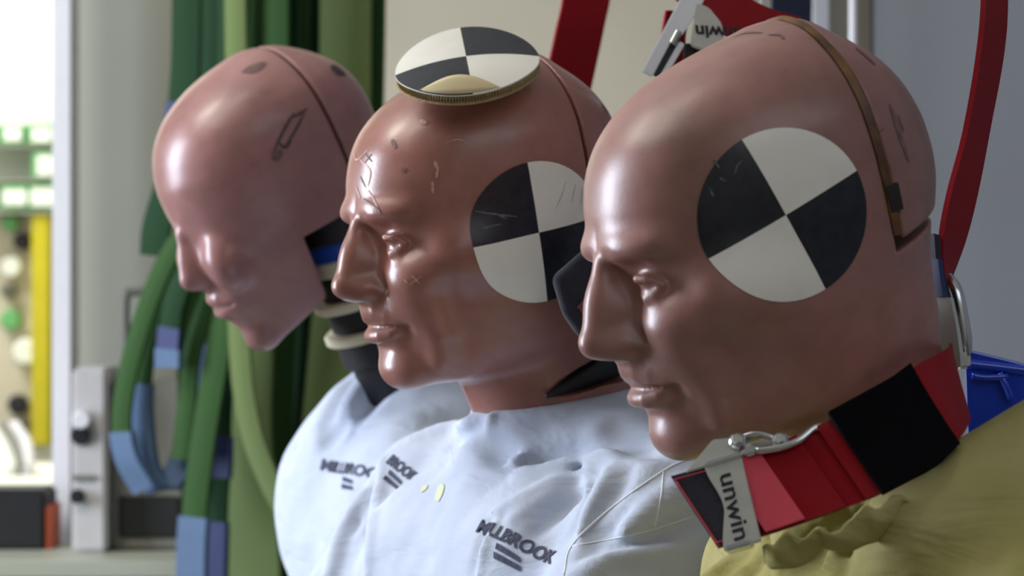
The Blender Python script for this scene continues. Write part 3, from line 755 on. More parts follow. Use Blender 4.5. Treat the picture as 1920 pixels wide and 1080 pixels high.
fold3 = [('add', [(1392, 1000), (1470, 984), (1560, 968), (1640, 950), (1700, 940)], 9, 12), ('sub', [(1400, 1030), (1360, 1060), (1330, 1080)], 8, 10), ('sub', [(1450, 1000), (1420, 1040), (1400, 1076)], 7, 9), ('add', [(1700, 1080), (1730, 1030), (1750, 1010)], 9, 12), ('sub', [(1740, 880), (1830, 862), (1919, 850)], 9, 20), ('sub', [(1560, 1000), (1540, 1020), (1532, 1040)], 5, 8), ('add', [(1500, 1010), (1484, 1050), (1480, 1080)], 9, 12), ('sub', [(1600, 980), (1660, 960), (1750, 950)], 6, 12),
    ('add', [(1600, 1000), (1580, 1040), (1570, 1080)], 9, 12), ('sub', [(1640, 990), (1624, 1030), (1620, 1080)], 7, 12), ('add', [(1680, 950), (1780, 940), (1860, 948)], 8, 16)]
fT3 = torso_field((-70, -132), TM[3], h=3.0, folds=fold3, seed=21, sh_z=-48, sh_w=150, chest=(140, 92), trap=30, arm=48, neck_r=52, amp=1.6, ctop=-4, hump=[(P(1765, 1012, 1.62), P(2120, 806, 1.64), 38, 40)])
jacket, tb3 = put_shirt(3, fT3, M_['olive'], 'jacket')

def seam_line(bv, pts, r, m, parent, name='seam', lift=0.0):
    out = []
    for p in catmull([(a, b, 0) for a, b in pts], 6):
        o, d = pix_ray(p.x, p.y); h = bv.ray_cast(o, d)
        if h[0] is not None: out.append(h[0]+(h[1] if h[1].dot(d) < 0 else -h[1])*lift)
    if len(out) > 2: return tube(name, out, r, m, parent, n=1, seg=6)
seam_line(tb2, [(1058, 1079), (1072, 1024), (1140, 958), (1240, 886), (1290, 862), (1340, 852)], 0.0008, M_['seam'], shirt2, 'sleeve_seam')
seam_line(tb2, [(1244, 884), (1240, 930), (1226, 992)], 0.0006, M_['seam'], shirt2, 'sleeve_seam')
seam_line(tb2, [(1072, 1024), (1150, 1010), (1226, 992), (1300, 968)], 0.0005, M_['seam'], shirt2, 'sleeve_seam')

def swoosh(u):      # two slanting bars under the word
    return polys_bm([[(-14*u, -8*u), (16*u, -10.2*u), (19*u, -14*u), (-12*u, -13*u)], [(-12*u, -15.5*u), (20*u, -16.4*u), (23*u, -20*u), (-9*u, -20.5*u)]])
def logo(bv, px, py, ax, size, parent, stretch=1.15, word='MILLBROOK'):
    lay_mesh('logo_lettering', text_mesh(word, size, 0.035, 0.0, stretch), bv, px, py, ax, M_['print'], parent, lift=0.0007)
    lay_mesh('logo_stripes', swoosh(size/16), bv, px, py, ax, M_['print'], parent, lift=0.0007)
logo(tb2, 962, 1012, (140, 72), 0.0118, shirt2)
logo(tb2, 752, 878, (60, 46), 0.0105, shirt2, 1.0, 'BROOK')
logo(tb1, 656, 880, (90, 12), 0.0122, shirt1, 1.9)
for poly in ([(822, 912), (830, 906), (834, 916), (824, 940), (816, 934)], [(792, 914), (802, 910), (800, 918), (790, 924)]):
    patch(tb2, poly, M_['stain'], shirt2, name='stain', lift=0.0006)

# torn upper edge of the jacket: a ragged strip of canvas that rolls over the strap's lower edge
def ragged(pts, name, out, seed, hi=0.010, jag=0.0035):
    rr = random.Random(seed); cs = catmull([P(*p) for p in pts], 14); V, F = [], []; K = 6; n = len(cs); ph = [rr.uniform(0, 6.28) for _ in range(4)]
    for i, c in enumerate(cs):
        t = i/(n-1); j = jag*(math.sin(i*0.13+ph[0])*0.7+math.sin(i*0.37+ph[1])*0.5+rr.uniform(-0.12, 0.12))
        env = math.sin(math.pi*min(max(t, 0.02), 0.98))**0.4
        for k in range(K+1):
            u = k/K
            roll = Vector((-0.002*u, -out*math.sin(u*2.4)*env+0.010*(1-u), (-0.016+(0.016+hi)*u)*env+(j*u*u)))
            V.append(c+roll+Vector((0, math.sin(i*0.21+k*0.8)*0.0016, math.sin(i*0.29+ph[2])*0.0016*u)))
    for i in range(n-1):
        for k in range(K): F.append((i*(K+1)+k, (i+1)*(K+1)+k, (i+1)*(K+1)+k+1, i*(K+1)+k+1))
    o = mesh_obj(name, V, F, M_['olive'], jacket); md = o.modifiers.new('thick', 'SOLIDIFY'); md.thickness = 0.0012; return o
ragged([(1436, 1040, 1.606), (1470, 1012, 1.598), (1510, 1004, 1.594), (1556, 1000, 1.590)], 'torn_collar', 0.0035, 4, 0.002, 0.0022)
ragged([(1536, 1004, 1.590), (1590, 984, 1.586), (1624, 964, 1.586), (1664, 958, 1.590), (1720, 930, 1.596)], 'torn_collar', 0.0045, 9, 0.002, 0.0030)

# ---------------------------------------------------------------- neck of the rear dummy: rubber discs, cream rings, blue plate
def disc(name, c, ax, r, t, m, parent, seg=40, bev=0.0015):
    ax = ax.normalized(); u = ax.cross(Vector((0, 1, 0.2))).normalized(); v = ax.cross(u); V, F = [], []
    prof = [(0, r-bev), (bev, r), (t-bev, r), (t, r-bev)]
    for z, rr in prof:
        for j in range(seg):
            a = 2*math.pi*j/seg; V.append(c+ax*z+u*math.cos(a)*rr+v*math.sin(a)*rr)
    for i in range(3):
        for j in range(seg): F.append((i*seg+j, i*seg+(j+1) % seg, (i+1)*seg+(j+1) % seg, (i+1)*seg+j))
    F.append(tuple(range(seg))[::-1]); F.append(tuple(range(3*seg, 4*seg)))
    o = mesh_obj(name, V, F, m, parent); md = o.modifiers.new('edges', 'EDGE_SPLIT'); md.split_angle = math.radians(40); return o
n0, n1 = P(644, 432, 2.60), P(722, 652, 2.62); nax = (n1-n0).normalized(); q = 0.0
neck1 = tube('neck_core', [n0-nax*0.02, n1+nax*0.04], 0.030, M_['black'], ROOT[1], n=4, seg=24)
for nm, t, r, m in (('neck_block', .020, .038, 'black'), ('neck_disc', .014, .036, 'bluep'), ('neck_ring', .013, .035, 'cream'), ('neck_disc', .020, .034, 'black'), ('neck_ring', .008, .043, 'cream'), ('neck_disc', .019, .035, 'black'), ('neck_ring', .008, .043, 'cream'), ('neck_disc', .022, .036, 'black')):
    disc(nm, n0+nax*(q-0.018), nax, r, t, M_[m], neck1); q += t

# ---------------------------------------------------------------- middle dummy: padded loop behind the ear, skin flap of the neck
def flat_pad(name, outline, d, thick, m, parent, bev):
    bm = bmesh.new(); f = bm.faces.new([bm.verts.new(P(x, y, d)) for x, y in outline])
    r = bmesh.ops.extrude_face_region(bm, geom=[f]); bmesh.ops.translate(bm, vec=(0, thick, 0), verts=[v for v in r['geom'] if isinstance(v, bmesh.types.BMVert)])
    bmesh.ops.recalc_face_normals(bm, faces=bm.faces); bmesh.ops.bevel(bm, geom=bm.edges[:], offset=bev, segments=4, affect='EDGES', profile=0.6)
    return bm_obj(name, bm, m, parent, smooth=True)
pad = flat_pad('neck_pad', [(1034, 520), (1098, 464), (1176, 426), (1210, 520), (1200, 642), (1116, 650), (1084, 632), (1054, 588)], 2.022, 0.024, M_['foam'], ROOT[2], 0.006)
flat_pad('pad_label', [(1082, 576), (1120, 534), (1140, 560), (1122, 598), (1096, 592)], 2.0205, 0.003, mat('dull_red_cloth', srgb(110, 56, 66), 0.8), pad, 0.0006)
tube('painted_slot_shade', [HM[2] @ Vector(q) for q in ((-51, 13, -123), (-47, -4, -120.5), (-43, -20, -117.5), (-34, -50, -113))], lambda t: 0.0016+0.0085*t, M_['black'], ROOT[2], n=6, seg=12)  # black tube put into the neck slot to stand for its shade

# ---------------------------------------------------------------- round card target on the middle head's crown
def card_target():
    up = Vector((-0.10, -0.47, 0.876)).normalized(); c = P(874, 106, 2.055)
    t = Vector((1, 0, 0.13)); t = (t-up*t.dot(up)).normalized(); b = up.cross(t)
    root = tag(empty('card_target', c), 'round checkered card target lying on the middle head', 'target')
    NA, NR, R = 64, 8, 0.0452
    def bend(x, y): return -0.0066*(x/R)**2-0.006*max(0, -y/R-0.35)**2*2.2
    def pt(x, y, dz): return c+t*x+b*y+up*(bend(x, y)+dz)
    def disc_mesh(name, z, mats, par, rot, dz=0.0, quadrant=True, rr=R):
        V = [pt(0, 0, z)]; F = []; MI = []
        for i in range(1, NR+1):
            for j in range(NA):
                an = 2*math.pi*j/NA+rot; V.append(pt(math.cos(an)*rr*i/NR, math.sin(an)*rr*i/NR, z))
        for j in range(NA):
            q = (j*4//NA) % 2
            F.append((0, 1+j, 1+(j+1) % NA)); MI.append(q)
            for i in range(NR-1):
                a = 1+i*NA; F.append((a+j, a+NA+j, a+NA+(j+1) % NA, a+(j+1) % NA)); MI.append(q)
        return V, F, MI
    V, F, MI = disc_mesh('f', 0.0003, None, None, math.radians(2))
    mesh_obj('printed_face', V, F, [M_['black_print'], M_['white_print']], root, midx=MI)
    # corrugated body: two liners and a fluted core
    for nm, z0, z1, m in (('top_liner', -0.0006, 0.0, 'white_print'), ('bottom_liner', -0.0066, -0.0060, 'card')):
        a, fa, _ = disc_mesh('l', z1, None, None, 0.0); bb, fb, _ = disc_mesh('l', z0, None, None, 0.0)
        V = a+bb; n = len(a); F = fa+[tuple(n+i for i in reversed(q)) for q in fb]; e = 1+(NR-1)*NA
        F += [(e+j, n+e+j, n+e+(j+1) % NA, e+(j+1) % NA) for j in range(NA)]
        mesh_obj(nm, V, F, M_[m], root, smooth=False)
    V, F = [], []; NF = 150
    for j in range(NF*2):
        an = math.pi*j/NF; rr = R-0.0012+(0.0009 if j % 2 else 0); zz = -0.0006 if (j//2) % 2 else -0.004
        V.append(pt(math.cos(an)*rr, math.sin(an)*rr, -0.0006)); V.append(pt(math.cos(an)*(R-0.0010-(0.0022 if j % 2 else 0)), math.sin(an)*(R-0.0010-(0.0022 if j % 2 else 0)), -0.0062))
    N2 = NF*2
    for j in range(N2): F.append((2*j, 2*((j+1) % N2), 2*((j+1) % N2)+1, 2*j+1))
    mesh_obj('fluted_edge', V, F, M_['card'], root, smooth=False)
    # corner of the print peeled back, card showing below
    V, F = [], []; n = 24
    for i in range(n+1):
        u = i/n; x = -0.031+0.034*u*1.45; e = -math.sqrt(max(R*R-x*x, 0))*0.985; top = e+0.013*math.sin(math.pi*u)
        for k in range(5): yy = e+(top-e)*k/4; V.append(pt(x, yy, 0.0007+0.0035*math.sin(math.pi*k/4*0.5)*math.sin(math.pi*u)))
    for i in range(n):
        for k in range(4): F.append((i*5+k, (i+1)*5+k, (i+1)*5+k+1, i*5+k+1))
    o = mesh_obj('peeled_edge', V, F, M_['card_top'], root); md = o.modifiers.new('thick', 'SOLIDIFY'); md.thickness = 0.0004
card_target()
# ---------------------------------------------------------------- harness strap round the front dummy's neck
def frame(o, u, w):
    u = u.normalized(); n = u.cross(w).normalized(); w = n.cross(u).normalized()
    if n.y > 0: n = -n
    M = Matrix((u, w, n)).transposed().to_4x4(); M.translation = o; return M
har = tag(empty('harness_strap', P(1500, 900, 1.63)), 'red harness strap with black sleeve and steel buckle around the front dummy', 'harness')
cpts = [(1303, 962, 1.622), (1405, 934, 1.617), (1508, 898, 1.611), (1606, 858, 1.606), (1698, 808, 1.610), (1764, 748, 1.632), (1800, 718, 1.675), (1790, 700, 1.730)]
cc = [P(*p) for p in cpts]
wv = [Vector((0.0088, -0.0085, -0.0135)), Vector((0.0088, -0.0085, -0.0135)), Vector((0.0090, -0.0085, -0.0135)), Vector((0.0090, -0.0080, -0.0140)), Vector((0.0088, -0.0075, -0.0145)), Vector((0.0080, -0.0050, -0.0145)), Vector((0.0045, 0.0, -0.0145)), Vector((0.002, 0.003, -0.013))]
def sub(i0, i1): return cc[i0:i1+1], wv[i0:i1+1]
def lerp_at(t):
    i = min(int(t), len(cc)-2); f = t-i; return cc[i].lerp(cc[i+1], f), wv[i].lerp(wv[i+1], f)
def seg(t0, t1, n=5, off=0.0, k=1.0):
    c, w = [], []
    for i in range(n):
        t = t0+(t1-t0)*i/(n-1); a, b = lerp_at(t); a2, _ = lerp_at(min(t+0.05, 6.9)); a1, _ = lerp_at(max(t-0.05, 0))
        nn = (a2-a1).cross(b).normalized(); nn = -nn if nn.y > 0 else nn
        c.append(a+nn*off); w.append(b*k)
    return c, w
wv = [v*1.22 for v in wv]
c, w = seg(0.0, 7.0, 18); ribbon('red_webbing', c, w, 0.0016, M_['red'], har, n=4)
c, w = seg(-0.0, 0.80, 4, 0.0022, 1.0); tab = ribbon('navy_tab', c, w, 0.0022, M_['navy'], har, n=4)
for s in (-0.9, 0.9):
    pts = [a+b*s+Vector((0, -0.0016, 0)) for a, b in zip(*seg(0.02, 0.7, 5, 0.0028))]
    tube('stitching', pts, 0.0004, M_['stitch'], tab, n=3, seg=5)
pts = [cc[0]+wv[0]*s+Vector((0.0012, -0.0045, 0)) for s in (-0.95, -0.5, 0, 0.5, 0.95)]; tube('stitching', pts, 0.0005, M_['stitch'], tab, n=3, seg=5)
c, w = seg(0.90, 1.62, 5, 0.0036, 0.98); ribbon('ribbed_webbing', c, w, 0.0018, M_['redrib'], har, n=4)
c, w = seg(1.58, 2.35, 5, 0.0024, 1.0); ribbon('red_webbing', c, w, 0.0018, M_['red'], har, n=4)
c, w = seg(2.72, 3.05, 4, 0.0026, 1.0); ribbon('red_webbing', c, w, 0.0018, M_['red'], har, n=4)
c, w = seg(3.0, 4.6, 8, 0.0060, 1.10); ribbon('black_sleeve', c, w, 0.0050, M_['black_cloth'], har, n=4, crown=0.001)
# buckle
bu, bw = lerp_at(0.72); a2, _ = lerp_at(1.06); BF = frame(bu+Vector((0, -0.0065, 0)), a2-bu, bw)
bk = empty('buckle', bu); bk.parent = har; bk.matrix_parent_inverse = har.matrix_basis.inverted()
def bbox_(name, lo, hi, m, bev=0.0008): 
    o = box(name, lo, hi, M_[m], None, bev, BF); o.parent = har; o.matrix_parent_inverse = har.matrix_basis.inverted(); return o
bpy.data.objects.remove(bk)
def plate(name, outline, z0, z1, m, M, parent, bev=0.0006):
    bm = bmesh.new(); f = bm.faces.new([bm.verts.new((x, y, z0)) for x, y in outline])
    r = bmesh.ops.extrude_face_region(bm, geom=[f]); bmesh.ops.translate(bm, vec=(0, 0, z1-z0), verts=[v for v in r['geom'] if isinstance(v, bmesh.types.BMVert)])
    bmesh.ops.recalc_face_normals(bm, faces=bm.faces)
    if bev: bmesh.ops.bevel(bm, geom=bm.edges[:], offset=bev, segments=2, affect='EDGES')
    bmesh.ops.transform(bm, matrix=M, verts=bm.verts); return bm_obj(name, bm, M_[m], parent)
ol = []
HWB = 0.0228
for i in range(15):       # wavy free edge of the buckle plate, wide at both ends
    v = -HWB+2*HWB*i/14; ol.append((-0.0105+0.0048*math.sin(math.pi*(i/14))**2*(1 if i < 9 else 0.9), v))
ol += [(0.0085, HWB), (0.0085, -HWB)]
bplate = plate('buckle_plate', ol, -0.001, 0.0012, 'satin', BF, har, 0.0005)
def text_on(name, txt, size, M, m, parent, bold=0.02, shear=0.0, stretch=1.2, lift=0.0015):
    bm = text_mesh(txt, size, bold, shear, stretch); bmesh.ops.transform(bm, matrix=M @ Matrix.Translation((0, 0, lift)), verts=bm.verts); return bm_obj(name, bm, M_[m], parent)
TF = BF.to_3x3(); R_ = Matrix((TF.col[1], TF.col[0], TF.col[2])).transposed().to_4x4(); R_.translation = BF.translation
text_on('maker_lettering', 'unwin', 0.0120, R_ @ Matrix.Translation((0.002, -0.0005, 0)), 'navy', bplate, 0.015, 0.0, 1.25)
box('plate_lip', (-0.0095, HWB-0.002, -0.004), (0.004, HWB+0.001, 0.003), M_['steel'], har, 0.0008, BF)
box('plate_lip', (-0.0100, -HWB-0.0016, -0.007), (0.009, -HWB+0.0012, 0.0028), M_['steel'], har, 0.0008, BF)
box('cross_bar', (0.0105, -HWB-0.003, -0.003), (0.0165, -HWB+0.002, 0.0034), M_['steel'], har, 0.0012, BF)
# housing that stands up from the upper edge
plate('housing', [(-0.021, -HWB-0.0005), (0.004, -HWB-0.0005), (0.016, -HWB-0.0095), (-0.004, -HWB-0.0135)], -0.0045, -0.0015, 'satin', BF, har)
plate('housing', [(0.003, -HWB), (0.038, -HWB+0.001), (0.044, -HWB-0.004), (0.014, -HWB-0.008)], -0.0085, -0.0060, 'satin', BF, har)
for x, y in ((0.0085, -HWB-0.0080), (0.0290, -HWB-0.0020)):
    o = BF @ Vector((x, y, -0.004)); nn = TF.col[2]
    b_ = disc('bolt', o, nn, 0.0042, 0.0065, M_['steel'], har, seg=20, bev=0.001); disc('bolt_head', o+nn*0.0065, nn, 0.0026, 0.0014, M_['satin'], b_, seg=6, bev=0.0003)
tube('spring_rod', [BF @ Vector(p) for p in ((0.012, -HWB-0.0095, 0), (0.019, -HWB-0.0085, 0.001), (0.026, -HWB-0.0045, 0))], 0.0017, M_['steel'], har, n=6)
tube('lever', [BF @ Vector(p) for p in ((0.016, -HWB-0.000, 0.001), (0.028, -HWB+0.002, 0.0015), (0.038, -HWB+0.001, 0.001), (0.046, -HWB-0.0035, -0.001), (0.0505, -HWB-0.0040, -0.002))], 0.0021, M_['steel'], har, n=6)

# ---------------------------------------------------------------- hanging strap behind the front head, its hook and clip
hs = tag(empty('hanging_strap', P(1870, -60, 1.80)), 'red lifting strap hanging at the right, hooked behind the front head', 'strap')
hp = [P(1872, -400, 1.82), P(1866, -40, 1.80), P(1858, 90, 1.80), P(1832, 240, 1.80), P(1805, 360, 1.79), P(1786, 450, 1.785), P(1772, 535, 1.78)]
hw = [Vector((0.0055, 0.020, 0.0)), Vector((0.0060, 0.019, 0)), Vector((0.0062, 0.019, 0.0006)), Vector((0.0062, 0.019, 0.002)), Vector((0.0070, 0.019, 0.002)), Vector((0.0060, 0.018, 0.001)), Vector((0.002, 0.015, 0))]
hw = [Vector((v.x*1.45, v.y, v.z)) for v in hw]
ribbon('red_webbing', hp, hw, 0.0030, M_['red'], hs, n=10)
tube('hook', [P(1774, 520, 1.78), P(1792, 545, 1.772), P(1802, 590, 1.770), P(1810, 640, 1.770), P(1806, 664, 1.772), P(1794, 660, 1.775)], 0.0038, M_['steel'], hs, n=8)
tube('hook_arm', [P(1764, 540, 1.775), P(1772, 590, 1.770), P(1784, 646, 1.768), P(1796, 690, 1.768)], 0.0040, M_['satin'], hs, n=8)
clip = tag(empty('strap_clip', P(1750, 560, 1.755)), 'grey metal clip with dark blue band behind the front head', 'clip')
ribbon('dark_band', [P(1738, 440, 1.775), P(1742, 500, 1.765), P(1752, 556, 1.76), P(1762, 590, 1.758)], [Vector((0.0042, -0.010, 0)), Vector((0.0045, -0.011, 0)), Vector((0.0055, -0.011, 0.001)), Vector((0.005, -0.011, 0.001))], 0.004, M_['navy'], clip, n=6)
ribbon('blue_tag', [P(1752, 486, 1.752), P(1756, 520, 1.750), P(1762, 556, 1.748)], [Vector((0.0025, -0.004, 0))]*3, 0.003, M_['tag_blue'], clip, n=6)
ribbon('clip_plate', [P(1760, 558, 1.75), P(1768, 610, 1.745), P(1778, 660, 1.742), P(1784, 690, 1.742)], [Vector((0.0062, -0.006, 0)), Vector((0.0068, -0.006, 0.0008)), Vector((0.0060, -0.006, 0.001)), Vector((0.0050, -0.006, 0.001))], 0.003, M_['satin'], clip, n=6)
box('clip_boss', P(1792, 692, 1.76)+Vector((0, -0.006, 0)), P(1818, 660, 1.76)+Vector((0, 0.006, 0)), M_['satin'], clip, 0.002)

# ---------------------------------------------------------------- blue seat shell behind the front dummy
seat = tag(empty('seat_back', P(1900, 760, 1.86)), 'blue glossy moulded seat back behind the khaki shoulder', 'seat')
M_['seat'] = mat('blue_glossy_plastic', srgb(20, 62, 190), 0.18, noise=0.15, nscale=20, coat=0.4)
d0 = 1.86
def pl(px, py, d=d0): return P(px, py, d)
ribbon('shell', [pl(1812, 742), pl(1870, 756), pl(1960, 778), pl(2060, 796)], [Vector((0.0015, 0.004, -0.026))]*4, 0.010, M_['seat'], seat, n=6)
tube('top_rim', [pl(1812, 682, 1.852), pl(1866, 688, 1.852), pl(1960, 700, 1.852), pl(2080, 716, 1.852)], 0.0030, M_['seat'], seat, n=6)
tube('rib', [pl(1874, 700, 1.850), pl(1886, 722, 1.849), pl(1896, 748, 1.849)], 0.0022, M_['seat'], seat, n=5)
tube('rib', [pl(1822, 704, 1.850), pl(1850, 708, 1.849), pl(1890, 706, 1.849)], 0.0018, M_['seat'], seat, n=5)

# ---------------------------------------------------------------- red strap and lever buckle hanging in the middle distance
wst = tag(empty('wall_strap', P(1100, -30, 2.55)), 'red strap hanging slanted behind the middle head', 'strap')
ribbon('red_webbing', [P(1130, -330, 2.58), P(1104, -40, 2.56), P(1086, 60, 2.55), P(1056, 200, 2.55), P(1030, 330, 2.55)], [Vector((0.0185, 0.010, 0.002))]*5, 0.003, M_['red'], wst, n=8)
lb = tag(empty('lever_buckle', P(1280, 40, 2.2)), 'steel lever buckle with red strap behind the front head', 'buckle')
LF = frame(P(1268, 62, 2.2), P(1232, 130, 2.2)-P(1304, -6, 2.2), P(1330, 100, 2.2)-P(1268, 62, 2.2))
plate('lever', [(-0.060, -0.0085), (0.034, -0.0085), (0.034, -0.0005), (0.002, -0.0005), (0.0, 0.004), (-0.016, 0.006), (-0.060, 0.006)], 0.0, 0.004, 'plated', LF, lb, 0.0008)
plate('lever_rail', [(0.004, 0.0045), (0.034, 0.0035), (0.034, 0.0075), (0.004, 0.0085)], -0.002, 0.003, 'plated', LF, lb, 0.0006)
plate('pin_slot', [(0.002, -0.0005), (0.032, -0.0005), (0.032, 0.0040), (0.002, 0.0045)], -0.003, -0.001, 'black', LF, lb, 0.0004)
disc('pin', LF @ Vector((-0.002, 0.001, 0.003)), LF.to_3x3().col[0], 0.0026, 0.010, M_['steel'], lb, seg=16, bev=0.0005)
HP = frame(P(1318, 50, 2.195), Vector((1, 0, -0.16)), Vector((0.16, 0, 1)))
hpl = plate('housing', [(-0.0065, -0.014), (0.012, -0.018), (0.016, -0.010), (0.012, 0.004), (0.002, 0.013), (-0.0065, 0.015)], -0.003, 0.002, 'satin', HP, lb, 0.001)
# lettering stands on its head, as the buckle hangs upside down
T3 = HP.to_3x3(); RR = Matrix((-T3.col[0], -Vector((0, 0, 1)), Vector((0, -1, 0)))).transposed().to_4x4(); RR.translation = P(1348, 60, 2.1925)
text_on('maker_lettering', 'unwin', 0.0115, RR @ Matrix.Rotation(math.radians(6), 4, 'Z'), 'black', hpl, 0.03, 0.0, 1.15, 0.0004)
box('latch', P(1282, 128, 2.205)+Vector((0, -0.004, 0)), P(1350, 82, 2.205)+Vector((0, 0.004, 0)), M_['black'], lb, 0.001)
ribbon('red_webbing', [P(1266, -70, 2.22), P(1320, -10, 2.22), P(1380, 30, 2.22), P(1440, 50, 2.22), P(1500, 56, 2.22)], [Vector((0.012, 0.002, 0.012)), Vector((0.008, 0.002, 0.014)), Vector((0.004, 0.002, 0.015)), Vector((0.002, 0.002, 0.012)), Vector((0.001, 0.002, 0.008))], 0.003, M_['red'], lb, n=6)
ribbon('red_webbing', [P(1270, 20, 2.23), P(1262, 80, 2.23), P(1270, 140, 2.23), P(1300, 200, 2.23)], [Vector((0.008, 0.003, 0.0))]*4, 0.003, M_['red'], lb, n=6)
lk = tag(empty('strap_ring', P(1400, 10, 2.3)), 'shiny steel ring hanging above the red strap behind the front head', 'ring')
box('bar', P(1392, 6, 2.3)+Vector((0, -0.004, 0)), P(1424, -80, 2.3)+Vector((0, 0.004, 0)), M_['steel'], lk, 0.0015)
box('side_plate', P(1427, 40, 2.31)+Vector((0, -0.004, 0)), P(1444, -80, 2.31)+Vector((0, 0.004, 0)), M_['satin'], lk, 0.0015)
# ---------------------------------------------------------------- the room
def wallbox(name, lo, hi, m, kind='structure'):
    o = box(name, lo, hi, m); o['kind'] = kind; return o
m_wall = mat('cream_wall', srgb(206, 198, 178), 0.85, noise=0.05, nscale=3)
m_walls = mat('wall_painted_shade', srgb(170, 170, 156), 0.85, noise=0.05, nscale=3)  # left part of the back wall, shade put into the greyer colour
m_grey = mat('blue_grey_panel', srgb(150, 154, 164), 0.7, noise=0.04, nscale=4)
m_trim = mat('cream_trim', srgb(190, 184, 166), 0.7, noise=0.04)
m_white = mat('white_paint', srgb(226, 226, 232), 0.5, noise=0.03)
m_floor = mat('grey_floor', srgb(110, 108, 104), 0.7, noise=0.2, nscale=6)
m_ceil = mat('white_ceiling', srgb(220, 218, 210), 0.9, noise=0.03)
m_navy = mat('navy_cloth', srgb(20, 32, 60), 0.8, noise=0.2)
wallbox('floor', (-3.2, -1.6, -0.05), (2.4, 7.6, 0.0), m_floor)
wallbox('ceiling', (-3.2, -1.6, 2.72), (2.4, 7.6, 2.77), m_ceil)
YB = 4.0
X = lambda px, d: (px-960)/FPX*d
Z = lambda py, d: EYE-(py-540)/FPX*d
wallbox('wall_back', (X(335, YB), YB, 0), (X(1590, YB), YB+0.08, 2.72), m_wall)
wallbox('wall_back_recess', (X(118, YB), YB-0.02, 0), (X(335, YB), YB+0.06, 2.72), m_walls)
wallbox('wall_far', (-3.2, 7.5, 0), (X(118, YB)+0.05, 7.6, 2.72), m_white)
wallbox('wall_bay_side', (X(118, YB)+0.02, YB+0.08, 0), (X(118, YB)+0.07, 7.5, 2.72), m_wall)
wallbox('wall_behind', (-3.2, -1.6, 0), (2.4, -1.52, 2.72), m_wall)
wallbox('wall_right', (2.3, -1.6, 0), (2.4, 5.6, 2.72), m_grey)
# window wall on the left: piers and panels around the opening the daylight comes through
for nm, lo, hi in (('wall_left_pier', (-3.2, -1.6, 0), (-3.1, 1.9, 2.72)), ('wall_left_sill', (-3.2, 1.9, 0), (-3.1, 3.6, 0.7)), ('wall_left_head', (-3.2, 1.9, 2.4), (-3.1, 3.6, 2.72)), ('wall_left_corner', (-3.2, 3.6, 0), (-3.1, 7.5, 2.72))):
    wallbox(nm, lo, hi, m_wall)
YG = 3.4
wallbox('wall_panel_right', (X(1640, YG), YG, 0), (2.3, YG+0.05, 2.72), m_grey)
wallbox('trim_1', (X(1556, YG), YG+0.02, 0), (X(1596, YG), YG+0.10, 2.72), m_trim)
wallbox('trim_2', (X(1596, YG), YG+0.04, 0), (X(1640, YG), YG+0.12, 2.72), m_wall)
wallbox('trim_3', (X(1524, YG), YG-0.01, 0), (X(1552, YG), YG+0.06, 2.72), m_white)
cl = tag(empty('navy_cloth', P(1484, -40, 3.3)), 'dark navy cloth hanging beside the white post', 'cloth')
ribbon('cloth', [P(1486, -400, 3.36), P(1484, -40, 3.36), P(1482, 200, 3.36), P(1480, 420, 3.36)], [Vector((0.021, 0.004, 0))]*4, 0.008, m_navy, cl, n=4)
pole = tag(empty('pole', P(1599, 95, 3.2)), 'thin white rod standing before the cream trim', 'rod')
tube('rod', [P(1602, -420, 3.3), P(1600, 120, 3.3), P(1598, 2900, 3.3)], 0.0045, m_white, pole, n=4); 
# post between the bench alcove and the bright bay on the left
wallbox('trim_4', (X(98, 3.84), 3.84, 0.0), (X(131, 3.84), 3.92, 2.72), m_white)

# bench along the left
bz = Z(1052, 3.55)
bench = tag(empty('workbench', (X(100, 3.7), 3.7, 0)), 'pale workbench top with dark front in the left corner', 'bench')
m_bench = mat('pale_bench_top', srgb(176, 180, 164), 0.4, noise=0.08, nscale=10)
m_dark = mat('dark_bench_front', srgb(28, 32, 32), 0.7, noise=0.2)
box('worktop', (-1.1, 3.55, bz-0.02), (X(345, 3.55), 3.83, bz), m_bench, bench, 0.003)
box('front_panel', (-1.1, 3.60, 0.0), (X(345, 3.55), 3.83, bz-0.02), m_dark, bench, 0.003)

# devices on the bench
m_dev = mat('light_grey_casing', srgb(196, 194, 196), 0.5, noise=0.06)
m_dev2 = mat('grey_casing', srgb(128, 128, 120), 0.6, noise=0.1)
m_frame = mat('dark_grey_tube', srgb(92, 92, 84), 0.5)
dv = tag(empty('control_box', (X(165, 3.72), 3.72, bz)), 'light grey control box with knob beside the white post', 'device')
D = 3.66
box('casing', (X(134, D), D, bz), (X(200, D), D+0.14, Z(690, D)), m_dev, dv, 0.004)
disc('knob', Vector((X(156, D), D, Z(786, D))), Vector((0, -1, 0)), 0.010, 0.02, m_white, dv, seg=24); disc('knob_base', Vector((X(152, D), D, Z(816, D))), Vector((0, -1, 0)), 0.011, 0.006, M_['black'], dv, seg=24)
disc('switch', Vector((X(146, D), D, Z(930, D))), Vector((0, -1, 0)), 0.008, 0.012, M_['black'], dv, seg=18)
box('plate', (X(136, D), D-0.004, Z(900, D)), (X(178, D), D, Z(890, D)), m_dev2, dv, 0.001)
dv2 = tag(empty('metal_case', (X(270, 3.7), 3.7, bz)), 'grey metal case with wire handle on the bench', 'case')
D = 3.69
box('casing', (X(206, D), D, bz), (X(345, D), D+0.13, Z(716, D)), m_dev2, dv2, 0.004)
box('front_recess', (X(222, D), D-0.004, bz+0.015), (X(338, D), D, Z(930, D)), m_dark, dv2, 0.002)
